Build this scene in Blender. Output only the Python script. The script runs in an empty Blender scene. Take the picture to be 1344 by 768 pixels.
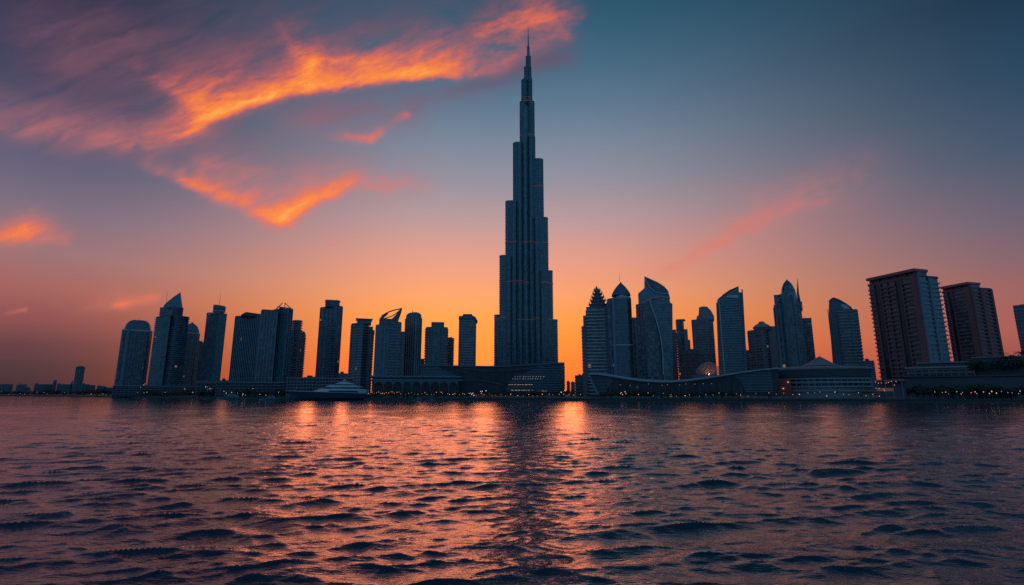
import bpy, bmesh, math, random
import numpy as np
R = math.radians
SC = bpy.context.scene
COL = SC.collection

# ------------------------------------------------------------------ camera
FPX = 680.0                      # focal length in photo pixels (photo 1344 x 768)
HOR = 516.5                      # image row of the horizon
TH = math.atan((HOR - 384.0) / FPX)
CH, SH = math.cos(TH), math.sin(TH)
CAM_H = 6.0
cam_d = bpy.data.cameras.new("camera")
cam = bpy.data.objects.new("camera", cam_d)
COL.objects.link(cam)
cam.location = (0, 0, CAM_H)
cam.rotation_euler = (R(90) + TH, 0, 0)
cam_d.sensor_width = 36.0
cam_d.lens = 36.0 * FPX / 1344.0
cam_d.clip_start = 0.1
cam_d.clip_end = 60000
SC.camera = cam
SC.view_settings.view_transform = 'Standard'
SC.view_settings.look = 'None'
SC.view_settings.exposure = 0.0
SC.view_settings.gamma = 1.0
SC.view_settings.use_curve_mapping = False
SC.render.engine = 'CYCLES'
SC.cycles.max_bounces = 6
SC.cycles.diffuse_bounces = 2
SC.cycles.glossy_bounces = 4
SC.cycles.use_denoising = False
SC.cycles.sample_clamp_indirect = 4.0


def den(py):
    return FPX * CH - (384.0 - py) * SH


def slope(py):
    return (FPX * SH + (384.0 - py) * CH) / den(py)


# ------------------------------------------------------------------ sky
def lin(c):
    out = []
    for v in c:
        v = v / 255.0
        out.append(v / 12.92 if v <= 0.04045 else ((v + 0.055) / 1.055) ** 2.4)
    return (out[0], out[1], out[2], 1.0)


SUN_AZ = -5.5       # degrees from the view axis, positive to the right
SUN_EL = 4.0
world = bpy.data.worlds.new("World")
SC.world = world
world.use_nodes = True
world.cycles.sampling_method = 'MANUAL'
world.cycles.sample_map_resolution = 512
NT = world.node_tree
NT.nodes.clear()


class G:
    """small helper that writes node graphs"""
    def __init__(s, nt):
        s.nt = nt

    def put(s, sock, v):
        if v is None:
            return
        if isinstance(v, bpy.types.NodeSocket):
            s.nt.links.new(v, sock)
        else:
            sock.default_value = v

    def m(s, op, a, b=None, c=None, clamp=False):
        n = s.nt.nodes.new('ShaderNodeMath')
        n.operation = op
        for i, v in enumerate((a, b, c)):
            s.put(n.inputs[i], v)
        if clamp:
            return s.m('MINIMUM', s.m('MAXIMUM', n.outputs[0], 0.0), 1.0)
        return n.outputs[0]

    def v(s, op, a, b=None, out=0):
        n = s.nt.nodes.new('ShaderNodeVectorMath')
        n.operation = op
        s.put(n.inputs[0], a)
        if b is not None:
            if op == 'SCALE':
                s.put(n.inputs['Scale'], b)
            else:
                s.put(n.inputs[1], b)
        return n.outputs['Value'] if op in ('DOT_PRODUCT', 'LENGTH', 'DISTANCE') else n.outputs[0]

    def comb(s, x, y, z):
        n = s.nt.nodes.new('ShaderNodeCombineXYZ')
        for i, q in enumerate((x, y, z)):
            s.put(n.inputs[i], q)
        return n.outputs[0]

    def sep(s, a):
        n = s.nt.nodes.new('ShaderNodeSeparateXYZ')
        s.put(n.inputs[0], a)
        return n.outputs

    def noise(s, vec, scale, detail=4, rough=0.5, out='Fac', dist=0.0):
        n = s.nt.nodes.new('ShaderNodeTexNoise')
        s.put(n.inputs['Vector'], vec)
        n.inputs['Scale'].default_value = scale
        n.inputs['Detail'].default_value = detail
        n.inputs['Roughness'].default_value = rough
        n.inputs['Distortion'].default_value = dist
        return n.outputs[out]

    def mr(s, a, f0, f1, t0=0.0, t1=1.0, smooth=False):
        if not smooth:
            k = (t1 - t0) / (f1 - f0)
            q = s.m('MULTIPLY_ADD', a, k, t0 - f0 * k)
            return s.m('MINIMUM', s.m('MAXIMUM', q, min(t0, t1)), max(t0, t1))
        n = s.nt.nodes.new('ShaderNodeMapRange')
        n.interpolation_type = 'SMOOTHSTEP'
        n.clamp = False
        s.put(n.inputs[0], a)
        for i, v in enumerate((f0, f1, t0, t1)):
            s.put(n.inputs[i + 1], v)
        return n.outputs[0]

    def ramp(s, a, stops, interp='EASE'):
        n = s.nt.nodes.new('ShaderNodeValToRGB')
        cr = n.color_ramp
        cr.interpolation = interp
        s.put(n.inputs[0], a)
        stops = sorted(stops, key=lambda q: q[0])
        while len(cr.elements) < len(stops):
            cr.elements.new(0.5)
        for e, (p, c) in zip(cr.elements, stops):
            e.position = p
            e.color = c
        return n.outputs[0]

    def mix(s, fac, a, b, blend='MIX'):
        n = s.nt.nodes.new('ShaderNodeMix')
        n.data_type = 'RGBA'
        n.blend_type = blend
        s.put(n.inputs[0], fac)
        s.put(n.inputs[6], a)
        s.put(n.inputs[7], b)
        return n.outputs[2]


g = G(NT)
tc = NT.nodes.new('ShaderNodeTexCoord')
D = tc.outputs['Generated']
dx, dy, dz = g.sep(D)
el = g.m('MULTIPLY', g.m('ARCSINE', dz), 57.29578)
az = g.m('MULTIPLY', g.m('ARCTAN2', dx, dy), 57.29578)
elf = g.m('DIVIDE', el, 60.0, clamp=True)


def RAMP(rows):
    return g.ramp(elf, [(min(1, max(0, e / 60.0)), lin(c)) for e, c in rows], 'LINEAR')


centre = RAMP([(0, (250, 82, 36)), (2.6, (255, 102, 34)), (5.9, (255, 132, 38)), (8.2, (254, 147, 62)), (10.6, (246, 153, 98)),
               (14.4, (226, 151, 131)), (18.6, (186, 150, 151)), (22.6, (149, 143, 155)), (26.6, (122, 134, 153)),
               (30.5, (94, 120, 144)), (34.5, (68, 105, 129)), (38, (47, 91, 115)), (42, (33, 77, 101)), (60, (26, 56, 80))])
left = RAMP([(0, (46, 32, 54)), (2.0, (64, 39, 58)), (4.0, (98, 52, 66)), (6.0, (138, 72, 77)), (8.5, (164, 94, 90)),
             (11.5, (154, 110, 114)), (15, (124, 107, 124)), (19, (92, 91, 116)), (25, (60, 64, 92)), (31, (42, 46, 72)), (45, (30, 48, 72)), (60, (26, 54, 80))])
right = RAMP([(0, (104, 54, 64)), (2.5, (138, 70, 74)), (5, (158, 84, 84)), (8, (146, 90, 96)), (11, (116, 92, 108)), (14, (90, 90, 112)),
              (19, (54, 79, 105)), (25, (28, 64, 90)), (31, (17, 46, 70)), (45, (16, 46, 68)), (60, (26, 54, 78))])
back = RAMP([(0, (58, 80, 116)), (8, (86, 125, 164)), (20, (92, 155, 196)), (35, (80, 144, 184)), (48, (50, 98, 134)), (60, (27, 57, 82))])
wl = g.mr(az, -7.0, -44.0, 0, 1, True)
wr = g.mr(az, 4.0, 53.0, 0, 1, True)
sky = g.mix(wl, centre, left)
sky = g.mix(wr, sky, right)
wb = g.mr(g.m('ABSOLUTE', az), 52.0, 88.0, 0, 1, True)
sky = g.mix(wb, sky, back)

# clouds: streaks laid out by direction, broken up by noise
yp = g.m('MAXIMUM', dy, 0.05)
U = g.m('DIVIDE', dx, yp)
W = g.m('DIVIDE', dz, yp)
P0 = g.comb(U, W, 0.0)


def uw(px, py):
    return ((px - 672.0) / den(py), slope(py))


wa = g.noise(P0, 3.2, 3, 0.55, 'Color')
wb_ = g.noise(P0, 11.0, 4, 0.6, 'Color')
off = g.v('ADD', g.v('SCALE', g.v('SUBTRACT', wa, (0.5, 0.5, 0.5)), 0.055), g.v('SCALE', g.v('SUBTRACT', wb_, (0.5, 0.5, 0.5)), 0.03))
offs = g.sep(off)
PW = g.v('ADD', P0, g.comb(offs[0], offs[1], 0.0))


def streak(pts, feather=1.25):
    """pts: (px, py, half width px, amount); the strongest segment counts"""
    best = None
    for (x0, y0, w0, a0), (x1, y1, w1, a1) in zip(pts[:-1], pts[1:]):
        A, B = uw(x0, y0), uw(x1, y1)
        ab = (B[0] - A[0], B[1] - A[1], 0.0)
        L2 = ab[0] ** 2 + ab[1] ** 2
        pa = g.v('SUBTRACT', PW, (A[0], A[1], 0.0))
        t = g.m('MULTIPLY', g.v('DOT_PRODUCT', pa, ab), 1.0 / L2, clamp=True)
        dist = g.v('LENGTH', g.v('SUBTRACT', pa, g.v('SCALE', ab, t)))
        wid = g.m('MULTIPLY_ADD', t, (w1 - w0) / 650.0, w0 / 650.0)
        # thin crisp underside, soft feathered top
        L = math.sqrt(L2)
        side = g.v('DOT_PRODUCT', pa, (-ab[1] / L, ab[0] / L, 0.0))
        wid = g.m('MULTIPLY', wid, g.mr(side, -0.02, 0.05, 0.8, feather))
        q = g.m('DIVIDE', dist, wid)
        e = g.m('POWER', 2.71828, g.m('MULTIPLY', g.m('MULTIPLY', q, q), -1.0))
        e = g.m('MULTIPLY', e, g.m('MULTIPLY_ADD', t, a1 - a0, a0))
        best = e if best is None else g.m('MAXIMUM', best, e)
    return best


def add(*a):
    r = a[0]
    for b in a[1:]:
        r = g.m('ADD', r, b)
    return r


core = add(
    streak([(200, 208, 14, 0.12), (238, 182, 18, 0.5), (285, 150, 20, 0.85), (340, 128, 18, 0.95), (410, 110, 16, 1.15), (470, 100, 16, 1.3),
            (540, 99, 14, 1.15), (600, 100, 15, 0.9), (640, 92, 20, 0.6), (690, 62, 26, 0.5), (732, 38, 24, 0.62), (760, 18, 14, 0.3)], 2.1),
    streak([(170, 78, 14, 0.16), (225, 108, 18, 0.34), (275, 146, 18, 0.35)], 1.5),
    streak([(372, 40, 22, 0.12), (412, 92, 24, 0.35)]),
    streak([(560, 70, 34, 0.2), (650, 42, 36, 0.32), (700, 14, 34, 0.36)]),
    streak([(240, 112, 44, 0.2), (400, 70, 46, 0.3), (560, 60, 38, 0.22)]),
    streak([(-20, 160, 16, 0.16), (90, 178, 18, 0.28), (190, 190, 20, 0.36), (260, 170, 20, 0.3)], 1.6),
    streak([(425, 183, 9, 0.2), (482, 181, 10, 0.72), (506, 169, 8, 0.3), (534, 152, 8, 0.5)], 1.6),
    streak([(198, 222, 9, 0.4), (262, 247, 14, 0.75), (325, 270, 17, 0.9), (370, 286, 18, 1.1), (402, 266, 18, 0.9), (450, 249, 15, 0.8), (520, 243, 13, 0.5), (570, 241, 11, 0.12)], 1.9),
    streak([(262, 212, 14, 0.16), (325, 224, 14, 0.24), (352, 232, 12, 0.16)]),
    streak([(-10, 316, 17, 0.5), (38, 304, 19, 0.8), (82, 314, 11, 0.4)], 1.8),
    streak([(105, 399, 11, 0.25), (155, 394, 13, 0.85), (205, 390, 9, 0.6)]),
    streak([(8, 406, 3.5, 0.25), (36, 402, 3.5, 0.45)]),
    streak([(434, 320, 3, 0.45), (457, 321, 3, 0.3)]),
    streak([(880, 357, 9, 0.3), (935, 325, 14, 0.5), (1000, 290, 21, 0.5), (1060, 260, 25, 0.38), (1180, 215, 28, 0.1)], 1.3))
veil = add(
    streak([(-20, 150, 30, 0.6), (80, 172, 30, 0.75), (190, 188, 34, 0.8), (270, 170, 36, 0.6)]),
    streak([(100, 60, 90, 0.55), (300, 70, 90, 0.75), (450, 50, 80, 0.6), (600, 40, 70, 0.6), (700, 40, 50, 0.55)]),
    streak([(380, 152, 30, 0.4), (520, 138, 26, 0.5), (640, 108, 30, 0.7), (735, 68, 28, 0.65)]),
    streak([(280, 215, 34, 0.45), (380, 240, 44, 0.6), (540, 240, 30, 0.35)]),
    streak([(420, 168, 26, 0.4), (540, 156, 26, 0.4)]),
    streak([(860, 365, 20, 0.15), (1000, 290, 44, 0.28), (1130, 236, 50, 0.12)]))
# wispy texture, drawn out along the run of the streaks
rot = g.v('DOT_PRODUCT', PW, (0.93, 0.37, 0.0))
rot2 = g.v('DOT_PRODUCT', PW, (-0.37, 0.93, 0.0))
tex1 = g.noise(g.comb(rot, g.m('MULTIPLY', rot2, 3.4), 3.0), 5.0, 7, 0.62, 'Fac', 0.35)
tex2 = g.noise(g.comb(rot, g.m('MULTIPLY', rot2, 1.8), 7.0), 26.0, 5, 0.6)
tmix = g.m('MULTIPLY_ADD', tex2, 0.3, g.m('MULTIPLY', tex1, 0.7))
txn = g.mr(tmix, 0.30, 0.70, -1.0, 0.85)
amp = g.mr(core, 0.0, 1.2, 1.0, 0.5)
dens = g.m('MULTIPLY', core, g.m('MULTIPLY_ADD', txn, amp, 1.0))
front = g.mr(dy, 0.1, 0.3, 0, 1)
dens = g.m('MULTIPLY', dens, front)
vd = g.m('MULTIPLY', g.m('MULTIPLY', veil, g.mr(tex1, 0.3, 0.7, 0.2, 1.3)), front)
vcol = g.mix(g.mr(el, 17, 33, 0, 1), lin((206, 116, 116)), lin((104, 76, 98)))
sky = g.mix(g.m('MULTIPLY', vd, 0.78, clamp=True), sky, vcol)
ccol = g.ramp(g.m('DIVIDE', dens, 1.4, clamp=True), [(0.0, lin((168, 86, 100))), (0.28, lin((212, 98, 94))), (0.52, lin((240, 112, 74))), (0.78, lin((255, 138, 56))), (1.0, lin((255, 180, 84)))], 'LINEAR')
ccol = g.mix(g.m('MULTIPLY', g.mr(el, 29, 23, 0, 1), g.mr(dens, 0.8, 0.1, 0, 0.85)), ccol, lin((234, 130, 106)))
sky = g.mix(g.mr(dens, 0.0, 1.08, 0, 0.95, True), sky, ccol)
# below the horizon
sky = g.mix(g.mr(dz, 0.0, -0.05, 0, 1), sky, lin((24, 32, 48)))

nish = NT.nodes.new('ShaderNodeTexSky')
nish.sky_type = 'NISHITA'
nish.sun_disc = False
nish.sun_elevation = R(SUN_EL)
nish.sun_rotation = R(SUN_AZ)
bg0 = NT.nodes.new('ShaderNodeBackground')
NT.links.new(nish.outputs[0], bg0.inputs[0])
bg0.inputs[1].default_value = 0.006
bg1 = NT.nodes.new('ShaderNodeBackground')
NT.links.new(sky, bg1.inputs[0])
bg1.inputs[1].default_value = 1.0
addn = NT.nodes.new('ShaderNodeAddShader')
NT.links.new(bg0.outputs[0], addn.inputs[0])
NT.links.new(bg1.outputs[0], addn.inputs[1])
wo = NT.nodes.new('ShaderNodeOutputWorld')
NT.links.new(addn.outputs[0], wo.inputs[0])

afterglow_d = bpy.data.lights.new("afterglow", 'SUN')  # very wide lamp added as the after-glow, for warm glints on the water
afterglow_d.energy = 0.85
afterglow_d.angle = R(40)
afterglow_d.color = (1.0, 0.21, 0.08)
afterglow = bpy.data.objects.new("afterglow", afterglow_d)
COL.objects.link(afterglow)
afterglow.rotation_euler = (R(90 - SUN_EL), 0, R(180 - SUN_AZ))


# ------------------------------------------------------------------ helpers
def setp(o, label=None, cat=None, group=None, kind=None):
    if label:
        o['label'] = label
    if cat:
        o['category'] = cat
    if group:
        o['group'] = group
    if kind:
        o['kind'] = kind
    return o


def offset_poly(poly, d):
    """outward offset of a counter-clockwise convex outline"""
    n = len(poly)
    out = []
    for i in range(n):
        p0, p1, p2 = poly[i - 1], poly[i], poly[(i + 1) % n]
        e1 = (p1[0] - p0[0], p1[1] - p0[1])
        e2 = (p2[0] - p1[0], p2[1] - p1[1])
        l1, l2 = math.hypot(*e1) or 1e-9, math.hypot(*e2) or 1e-9
        n1, n2 = (e1[1] / l1, -e1[0] / l1), (e2[1] / l2, -e2[0] / l2)
        b = (n1[0] + n2[0], n1[1] + n2[1])
        k = d / max(0.35, (1 + n1[0] * n2[0] + n1[1] * n2[1]))
        out.append((p1[0] + b[0] * k, p1[1] + b[1] * k))
    return out


def ccw(poly):
    a = sum(poly[i - 1][0] * poly[i][1] - poly[i][0] * poly[i - 1][1] for i in range(len(poly)))
    return poly if a > 0 else poly[::-1]


def rrect(x0, x1, y0, y1, r=0.0, seg=3):
    if r <= 0:
        return [(x0, y0), (x1, y0), (x1, y1), (x0, y1)]
    r = min(r, (x1 - x0) / 2 - 1e-3, (y1 - y0) / 2 - 1e-3)
    out = []
    for cx, cy, a0 in ((x1 - r, y0 + r, -90), (x1 - r, y1 - r, 0), (x0 + r, y1 - r, 90), (x0 + r, y0 + r, 180)):
        for k in range(seg + 1):
            a = R(a0 + 90 * k / seg)
            out.append((cx + r * math.cos(a), cy + r * math.sin(a)))
    return out


def ellipse(cx, cy, rx, ry, n=24):
    return [(cx + rx * math.cos(2 * math.pi * k / n), cy + ry * math.sin(2 * math.pi * k / n)) for k in range(n)]


def scaled(poly, s, c=None):
    cx = sum(p[0] for p in poly) / len(poly) if c is None else c[0]
    cy = sum(p[1] for p in poly) / len(poly) if c is None else c[1]
    return [(cx + (p[0] - cx) * s, cy + (p[1] - cy) * s) for p in poly]


class MB:
    def __init__(s):
        s.V, s.F = [], []

    def loft(s, rings):
        """rings: list of (poly, z); same count each; caps at both ends"""
        n = len(rings[0][0])
        b = len(s.V)
        for poly, z in rings:
            if callable(z):
                s.V += [(x, y, z(x, y)) for x, y in poly]
            else:
                s.V += [(x, y, z) for x, y in poly]
        for r in range(len(rings) - 1):
            for i in range(n):
                j = (i + 1) % n
                s.F.append((b + r * n + i, b + r * n + j, b + (r + 1) * n + j, b + (r + 1) * n + i))
        s.F.append(tuple(b + i for i in range(n))[::-1])
        s.F.append(tuple(b + (len(rings) - 1) * n + i for i in range(n)))
        return s

    def prism(s, poly, z0, z1, top=None):
        return s.loft([(poly, z0), (top or poly, z1)])

    def box(s, x0, x1, y0, y1, z0, z1):
        return s.prism(rrect(x0, x1, y0, y1), z0, z1)

    def xz(s, pts, y0, y1):
        """outline in the x-z plane given thickness along y"""
        pts = ccw(pts)
        n, b = len(pts), len(s.V)
        s.V += [(x, y0, z) for x, z in pts] + [(x, y1, z) for x, z in pts]
        for i in range(n):
            j = (i + 1) % n
            s.F.append((b + i, b + n + i, b + n + j, b + j))
        s.F.append(tuple(b + i for i in range(n)))
        s.F.append(tuple(b + n + i for i in range(n))[::-1])
        return s

    def yz(s, pts, x0, x1):
        pts = ccw(pts)
        n, b = len(pts), len(s.V)
        s.V += [(x0, y, z) for y, z in pts] + [(x1, y, z) for y, z in pts]
        for i in range(n):
            j = (i + 1) % n
            s.F.append((b + i, b + j, b + n + j, b + n + i))
        s.F.append(tuple(b + i for i in range(n))[::-1])
        s.F.append(tuple(b + n + i for i in range(n)))
        return s

    def tube(s, pts, r, n=6, r1=None):
        b = len(s.V)
        m = len(pts)
        for k, p in enumerate(pts):
            a = pts[max(0, k - 1)]
            c = pts[min(m - 1, k + 1)]
            d = np.array(c, float) - np.array(a, float)
            d /= (np.linalg.norm(d) or 1)
            up = np.array((0, 0, 1.0)) if abs(d[2]) < 0.9 else np.array((1.0, 0, 0))
            u = np.cross(d, up)
            u /= np.linalg.norm(u)
            w = np.cross(d, u)
            rr = r if r1 is None else r + (r1 - r) * k / max(1, m - 1)
            for i in range(n):
                q = np.array(p) + rr * (u * math.cos(2 * math.pi * i / n) + w * math.sin(2 * math.pi * i / n))
                s.V.append(tuple(q))
        for k in range(m - 1):
            for i in range(n):
                j = (i + 1) % n
                s.F.append((b + k * n + i, b + k * n + j, b + (k + 1) * n + j, b + (k + 1) * n + i))
        s.F.append(tuple(b + i for i in range(n))[::-1])
        s.F.append(tuple(b + (m - 1) * n + i for i in range(n)))
        return s

    def bands(s, poly, z0, z1, pitch, dep, thick):
        k = z0 + pitch
        ring = offset_poly(poly, dep)
        while k + thick < z1:
            s.prism(ring, k, k + thick)
            k += pitch
        return s

    def fins(s, poly, z0, z1, spacing, wid, dep, skip=()):
        n = len(poly)
        for i in range(n):
            if i in skip:
                continue
            a, b = poly[i], poly[(i + 1) % n]
            L = math.hypot(b[0] - a[0], b[1] - a[1])
            k = max(1, int(round(L / spacing)))
            if L < spacing * 0.6:
                continue
            ux, uy = (b[0] - a[0]) / L, (b[1] - a[1]) / L
            nx, ny = uy, -ux
            for q in range(k + 1):
                d = q * L / k
                cx, cy = a[0] + ux * d, a[1] + uy * d
                h = wid / 2
                s.prism([(cx - ux * h - nx * .2, cy - uy * h - ny * .2), (cx - ux * h + nx * dep, cy - uy * h + ny * dep),
                         (cx + ux * h + nx * dep, cy + uy * h + ny * dep), (cx + ux * h - nx * .2, cy + uy * h - ny * .2)], z0, z1)
        return s

    def build(s, name, mat, parent=None, smooth=False, recalc=True):
        me = bpy.data.meshes.new(name)
        me.from_pydata(s.V, [], s.F)
        if recalc:
            bm = bmesh.new()
            bm.from_mesh(me)
            bmesh.ops.recalc_face_normals(bm, faces=bm.faces)
            bm.to_mesh(me)
            bm.free()
        if smooth:
            me.polygons.foreach_set('use_smooth', [True] * len(me.polygons))
        o = bpy.data.objects.new(name, me)
        COL.objects.link(o)
        if mat:
            me.materials.append(mat)
        if parent:
            o.parent = parent
        return o


def new_mat(name):
    m = bpy.data.materials.new(name)
    m.use_nodes = True
    nt = m.node_tree
    return m, G(nt), nt.nodes['Principled BSDF']


def plain(name, col, rough=0.7, metal=0.0, var=0.25, scale=0.15, spec=0.5):
    """a matt surface with uneven tone"""
    m, q, p = new_mat(name)
    t = m.node_tree.nodes.new('ShaderNodeTexCoord').outputs['Object']
    n = q.noise(t, scale, 5, 0.6)
    a = tuple(c * (1 - var) for c in col) + (1,)
    b = tuple(min(1, c * (1 + var)) for c in col) + (1,)
    q.put(p.inputs['Base Color'], q.mix(n, a, b))
    p.inputs['Roughness'].default_value = rough
    p.inputs['Metallic'].default_value = metal
    p.inputs['Specular IOR Level'].default_value = spec
    return m


def glassy(name, col, rough=0.12, ior=1.6, cell=(3.2, 3.2, 3.9), var=0.85, lit=0.0, blind=(0.10, 0.125, 0.145)):
    """curtain wall: panes of slightly different tone, a few with blinds, a few lit"""
    m, q, p = new_mat(name)
    nt = m.node_tree
    t = nt.nodes.new('ShaderNodeTexCoord').outputs['Object']
    d = q.v('DIVIDE', t, cell)
    fl = q.v('FLOOR', d)
    wn = nt.nodes.new('ShaderNodeTexWhiteNoise')
    q.put(wn.inputs['Vector'], fl)
    r = wn.outputs['Value']
    rc = q.sep(wn.outputs['Color'])
    big = q.noise(t, 0.03, 3, 0.5)
    base = q.mix(q.m('MULTIPLY_ADD', r, 0.6, q.m('MULTIPLY', big, 0.4)), tuple(c * (1 - var) for c in col) + (1,), tuple(c * (1 + var) for c in col) + (1,))
    base = q.mix(q.m('GREATER_THAN', rc[1], 0.82), base, blind + (1,))
    q.put(p.inputs['Base Color'], base)
    q.put(p.inputs['Roughness'], q.m('MULTIPLY_ADD', rc[2], 0.12, rough))
    p.inputs['IOR'].default_value = ior
    # each pane sits a little out of true
    bmp = nt.nodes.new('ShaderNodeBump')
    bmp.inputs['Strength'].default_value = 0.12
    bmp.inputs['Distance'].default_value = 1.0
    q.put(bmp.inputs['Height'], q.m('ADD', q.noise(t, 0.12, 2, 0.5), q.m('MULTIPLY', r, 0.15)))
    nt.links.new(bmp.outputs[0], p.inputs['Normal'])
    if lit:
        on = q.m('LESS_THAN', rc[0], lit)
        p.inputs['Emission Color'].default_value = (1.0, 0.55, 0.22, 1)
        q.put(p.inputs['Emission Strength'], q.m('MULTIPLY', on, 0.22))
    return m


def lamp_mat(name, col, strength):
    m, q, p = new_mat(name)
    p.inputs['Base Color'].default_value = (0.8, 0.75, 0.65, 1)
    p.inputs['Emission Color'].default_value = col + (1,)
    p.inputs['Emission Strength'].default_value = strength
    return m


M = {
    'teal': glassy('teal_glass', (0.025, 0.105, 0.135)),
    'navy': glassy('navy_glass', (0.020, 0.05, 0.08), lit=0.0016),
    'grey_glass': glassy('grey_glass', (0.034, 0.06, 0.085), lit=0.0016),
    'dark_glass': glassy('dark_glass', (0.012, 0.024, 0.036), ior=1.45, blind=(0.025, 0.035, 0.045)),
    'blue_metal': plain('blue_grey_metal', (0.11, 0.185, 0.245), 0.4, 0.3),
    'slate': plain('slate_panel', (0.10, 0.13, 0.17), 0.6),
    'concrete': plain('grey_concrete', (0.26, 0.26, 0.28), 0.8),
    'pale': plain('pale_panel', (0.42, 0.42, 0.44), 0.6),
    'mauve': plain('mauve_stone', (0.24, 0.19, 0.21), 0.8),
    'pink': plain('pink_render', (0.26, 0.088, 0.088), 0.8),
    'terracotta': plain('terracotta_roof', (0.42, 0.10, 0.085), 0.7),
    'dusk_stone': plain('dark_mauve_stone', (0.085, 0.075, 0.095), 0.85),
    'roof': plain('dark_roof', (0.06, 0.07, 0.08), 0.8),
    'steel': plain('steel', (0.35, 0.37, 0.4), 0.35, 0.8),
    'white': plain('white_paint', (0.7, 0.71, 0.73), 0.4, 0.0, 0.1),
}
M['warm'] = lamp_mat('warm_lamp', (1.0, 0.46, 0.16), 1.2)
M['cool'] = lamp_mat('white_lamp', (1.0, 0.84, 0.66), 1.3)
M['red_lamp'] = lamp_mat('red_lamp', (1.0, 0.16, 0.06), 1.6)
M['amber_lamp'] = lamp_mat('amber_lamp', (1.0, 0.48, 0.2), 0.5)
M['faint_lamp'] = lamp_mat('faint_lamp', (0.9, 0.7, 0.5), 0.25)
M['yellow_lamp'] = lamp_mat('yellow_lamp', (1.0, 0.8, 0.3), 1.8)
M['bright_lamp'] = lamp_mat('bright_lamp', (1.0, 0.42, 0.15), 4.0)
m_, q_, p_ = new_mat('fan_membrane')
p_.inputs['Base Color'].default_value = (0.42, 0.24, 0.2, 1)
p_.inputs['Roughness'].default_value = 0.6
p_.inputs['Transmission Weight'].default_value = 0.0
p_.inputs['Alpha'].default_value = 0.4
M['membrane'] = m_
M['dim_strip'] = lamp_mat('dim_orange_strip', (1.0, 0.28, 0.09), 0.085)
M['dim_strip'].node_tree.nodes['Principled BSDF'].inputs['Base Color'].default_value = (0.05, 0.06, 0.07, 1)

# ------------------------------------------------------------------ water and land
rng = np.random.default_rng(11)


def wave_field(X, Y, cell):
    """wind chop: peaked wave trains, each one dragging the next so that crests bunch into sharp lines"""
    Z = np.zeros_like(X)
    px_, py_ = X.copy(), Y.copy()
    n = 56
    lam = 8.5
    # patches of rougher and calmer water
    gust = 0.9 + 0.22 * np.sin(X * 0.031 + 1.3 * np.sin(Y * 0.021 + 0.4)) * np.sin(Y * 0.047 + 0.9 * np.sin(X * 0.017)) + 0.14 * np.sin(X * 0.11 + Y * 0.07 + 2.0)
    for q in range(n):
        k = 2 * np.pi / lam
        a = math.radians(-90 + 4 + rng.normal(0, 13 + 16 * q / n))
        w = min(1.0, 0.30 + 0.75 * math.exp(-((math.log(lam / 1.45)) / 1.0) ** 2))
        A = SLOPE * w / k
        fade = np.clip((lam / cell - 3.0) / 2.5, 0, 1)
        cx, cy = math.cos(a), math.sin(a)
        arg = k * (px_ * cx + py_ * cy) + rng.uniform(0, 2 * np.pi)
        e = np.exp(np.sin(arg) - 1.0)
        d = e * np.cos(arg) * fade
        Z += A * gust * (e - 0.4) * fade
        px_ -= DRAG * d * A * cx * 6.0
        py_ -= DRAG * d * A * cy * 6.0
        lam *= 0.942
    return X, Y, Z


SLOPE = 0.116
DRAG = 0.5


def make_water():
    fine = np.radians(np.linspace(-52, 52, 1150))
    coarse = np.radians(np.linspace(52, 308, 130))[1:-1]
    th = np.concatenate([fine, coarse])
    r = [2.0]
    while r[-1] < 9000:
        q = r[-1]
        f = 1.06 if q < 11 else 1.0034 if q < 120 else 1.0055 if q < 600 else 1.05
        r.append(q * f)
    r = np.array(r)
    na, nr = len(th), len(r)
    TT, RR = np.meshgrid(th, r)
    X, Y = RR * np.sin(TT), RR * np.cos(TT)
    dr = np.gradient(r)[:, None] * np.ones_like(TT)
    dt = np.abs(np.gradient(th))[None, :] * RR
    cell = np.maximum(dr, dt)
    X, Y, Z = wave_field(X, Y, cell)
    co = np.stack([X, Y, Z], -1).reshape(-1, 3).astype(np.float32)
    i = np.arange(nr - 1)[:, None] * na
    j = np.arange(na)[None, :]
    j2 = (j + 1) % na
    quads = np.stack([i + j, i + na + j, i + na + j2, i + j2], -1).reshape(-1, 4).astype(np.int32)
    me = bpy.data.meshes.new('water')
    me.vertices.add(len(co))
    me.vertices.foreach_set('co', co.ravel())
    nq = len(quads)
    me.loops.add(nq * 4)
    me.loops.foreach_set('vertex_index', quads.ravel())
    me.polygons.add(nq)
    me.polygons.foreach_set('loop_start', np.arange(0, nq * 4, 4, dtype=np.int32))
    me.polygons.foreach_set('loop_total', np.full(nq, 4, dtype=np.int32))
    me.polygons.foreach_set('use_smooth', np.ones(nq, dtype=bool))
    me.update()
    # normals up
    if me.polygons[0].normal.z < 0:
        me.flip_normals()
    m, q, p = new_mat('sea_water')
    nt = m.node_tree
    t = nt.nodes.new('ShaderNodeTexCoord').outputs['Object']
    p.inputs['Base Color'].default_value = (0.005, 0.02, 0.04, 1)
    p.inputs['Roughness'].default_value = 0.05
    p.inputs['IOR'].default_value = 1.78
    st = q.v('MULTIPLY', t, (0.32, 1.0, 1.0))
    n1 = q.noise(st, 2.6, 4, 0.6)
    n2 = q.noise(st, 9.0, 3, 0.6)
    b = nt.nodes.new('ShaderNodeBump')
    b.inputs['Strength'].default_value = 0.55
    b.inputs['Distance'].default_value = 0.10
    n3 = q.noise(st, 0.55, 2, 0.5)
    q.put(b.inputs['Height'], q.m('MULTIPLY_ADD', n3, 1.0, q.m('MULTIPLY_ADD', n2, 0.4, n1)))
    nt.links.new(b.outputs[0], p.inputs['Normal'])
    me.materials.append(m)
    o = bpy.data.objects.new('water', me)
    COL.objects.link(o)
    setp(o, 'dark choppy bay water reflecting the orange and pink sunset', 'water', kind='structure')


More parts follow.
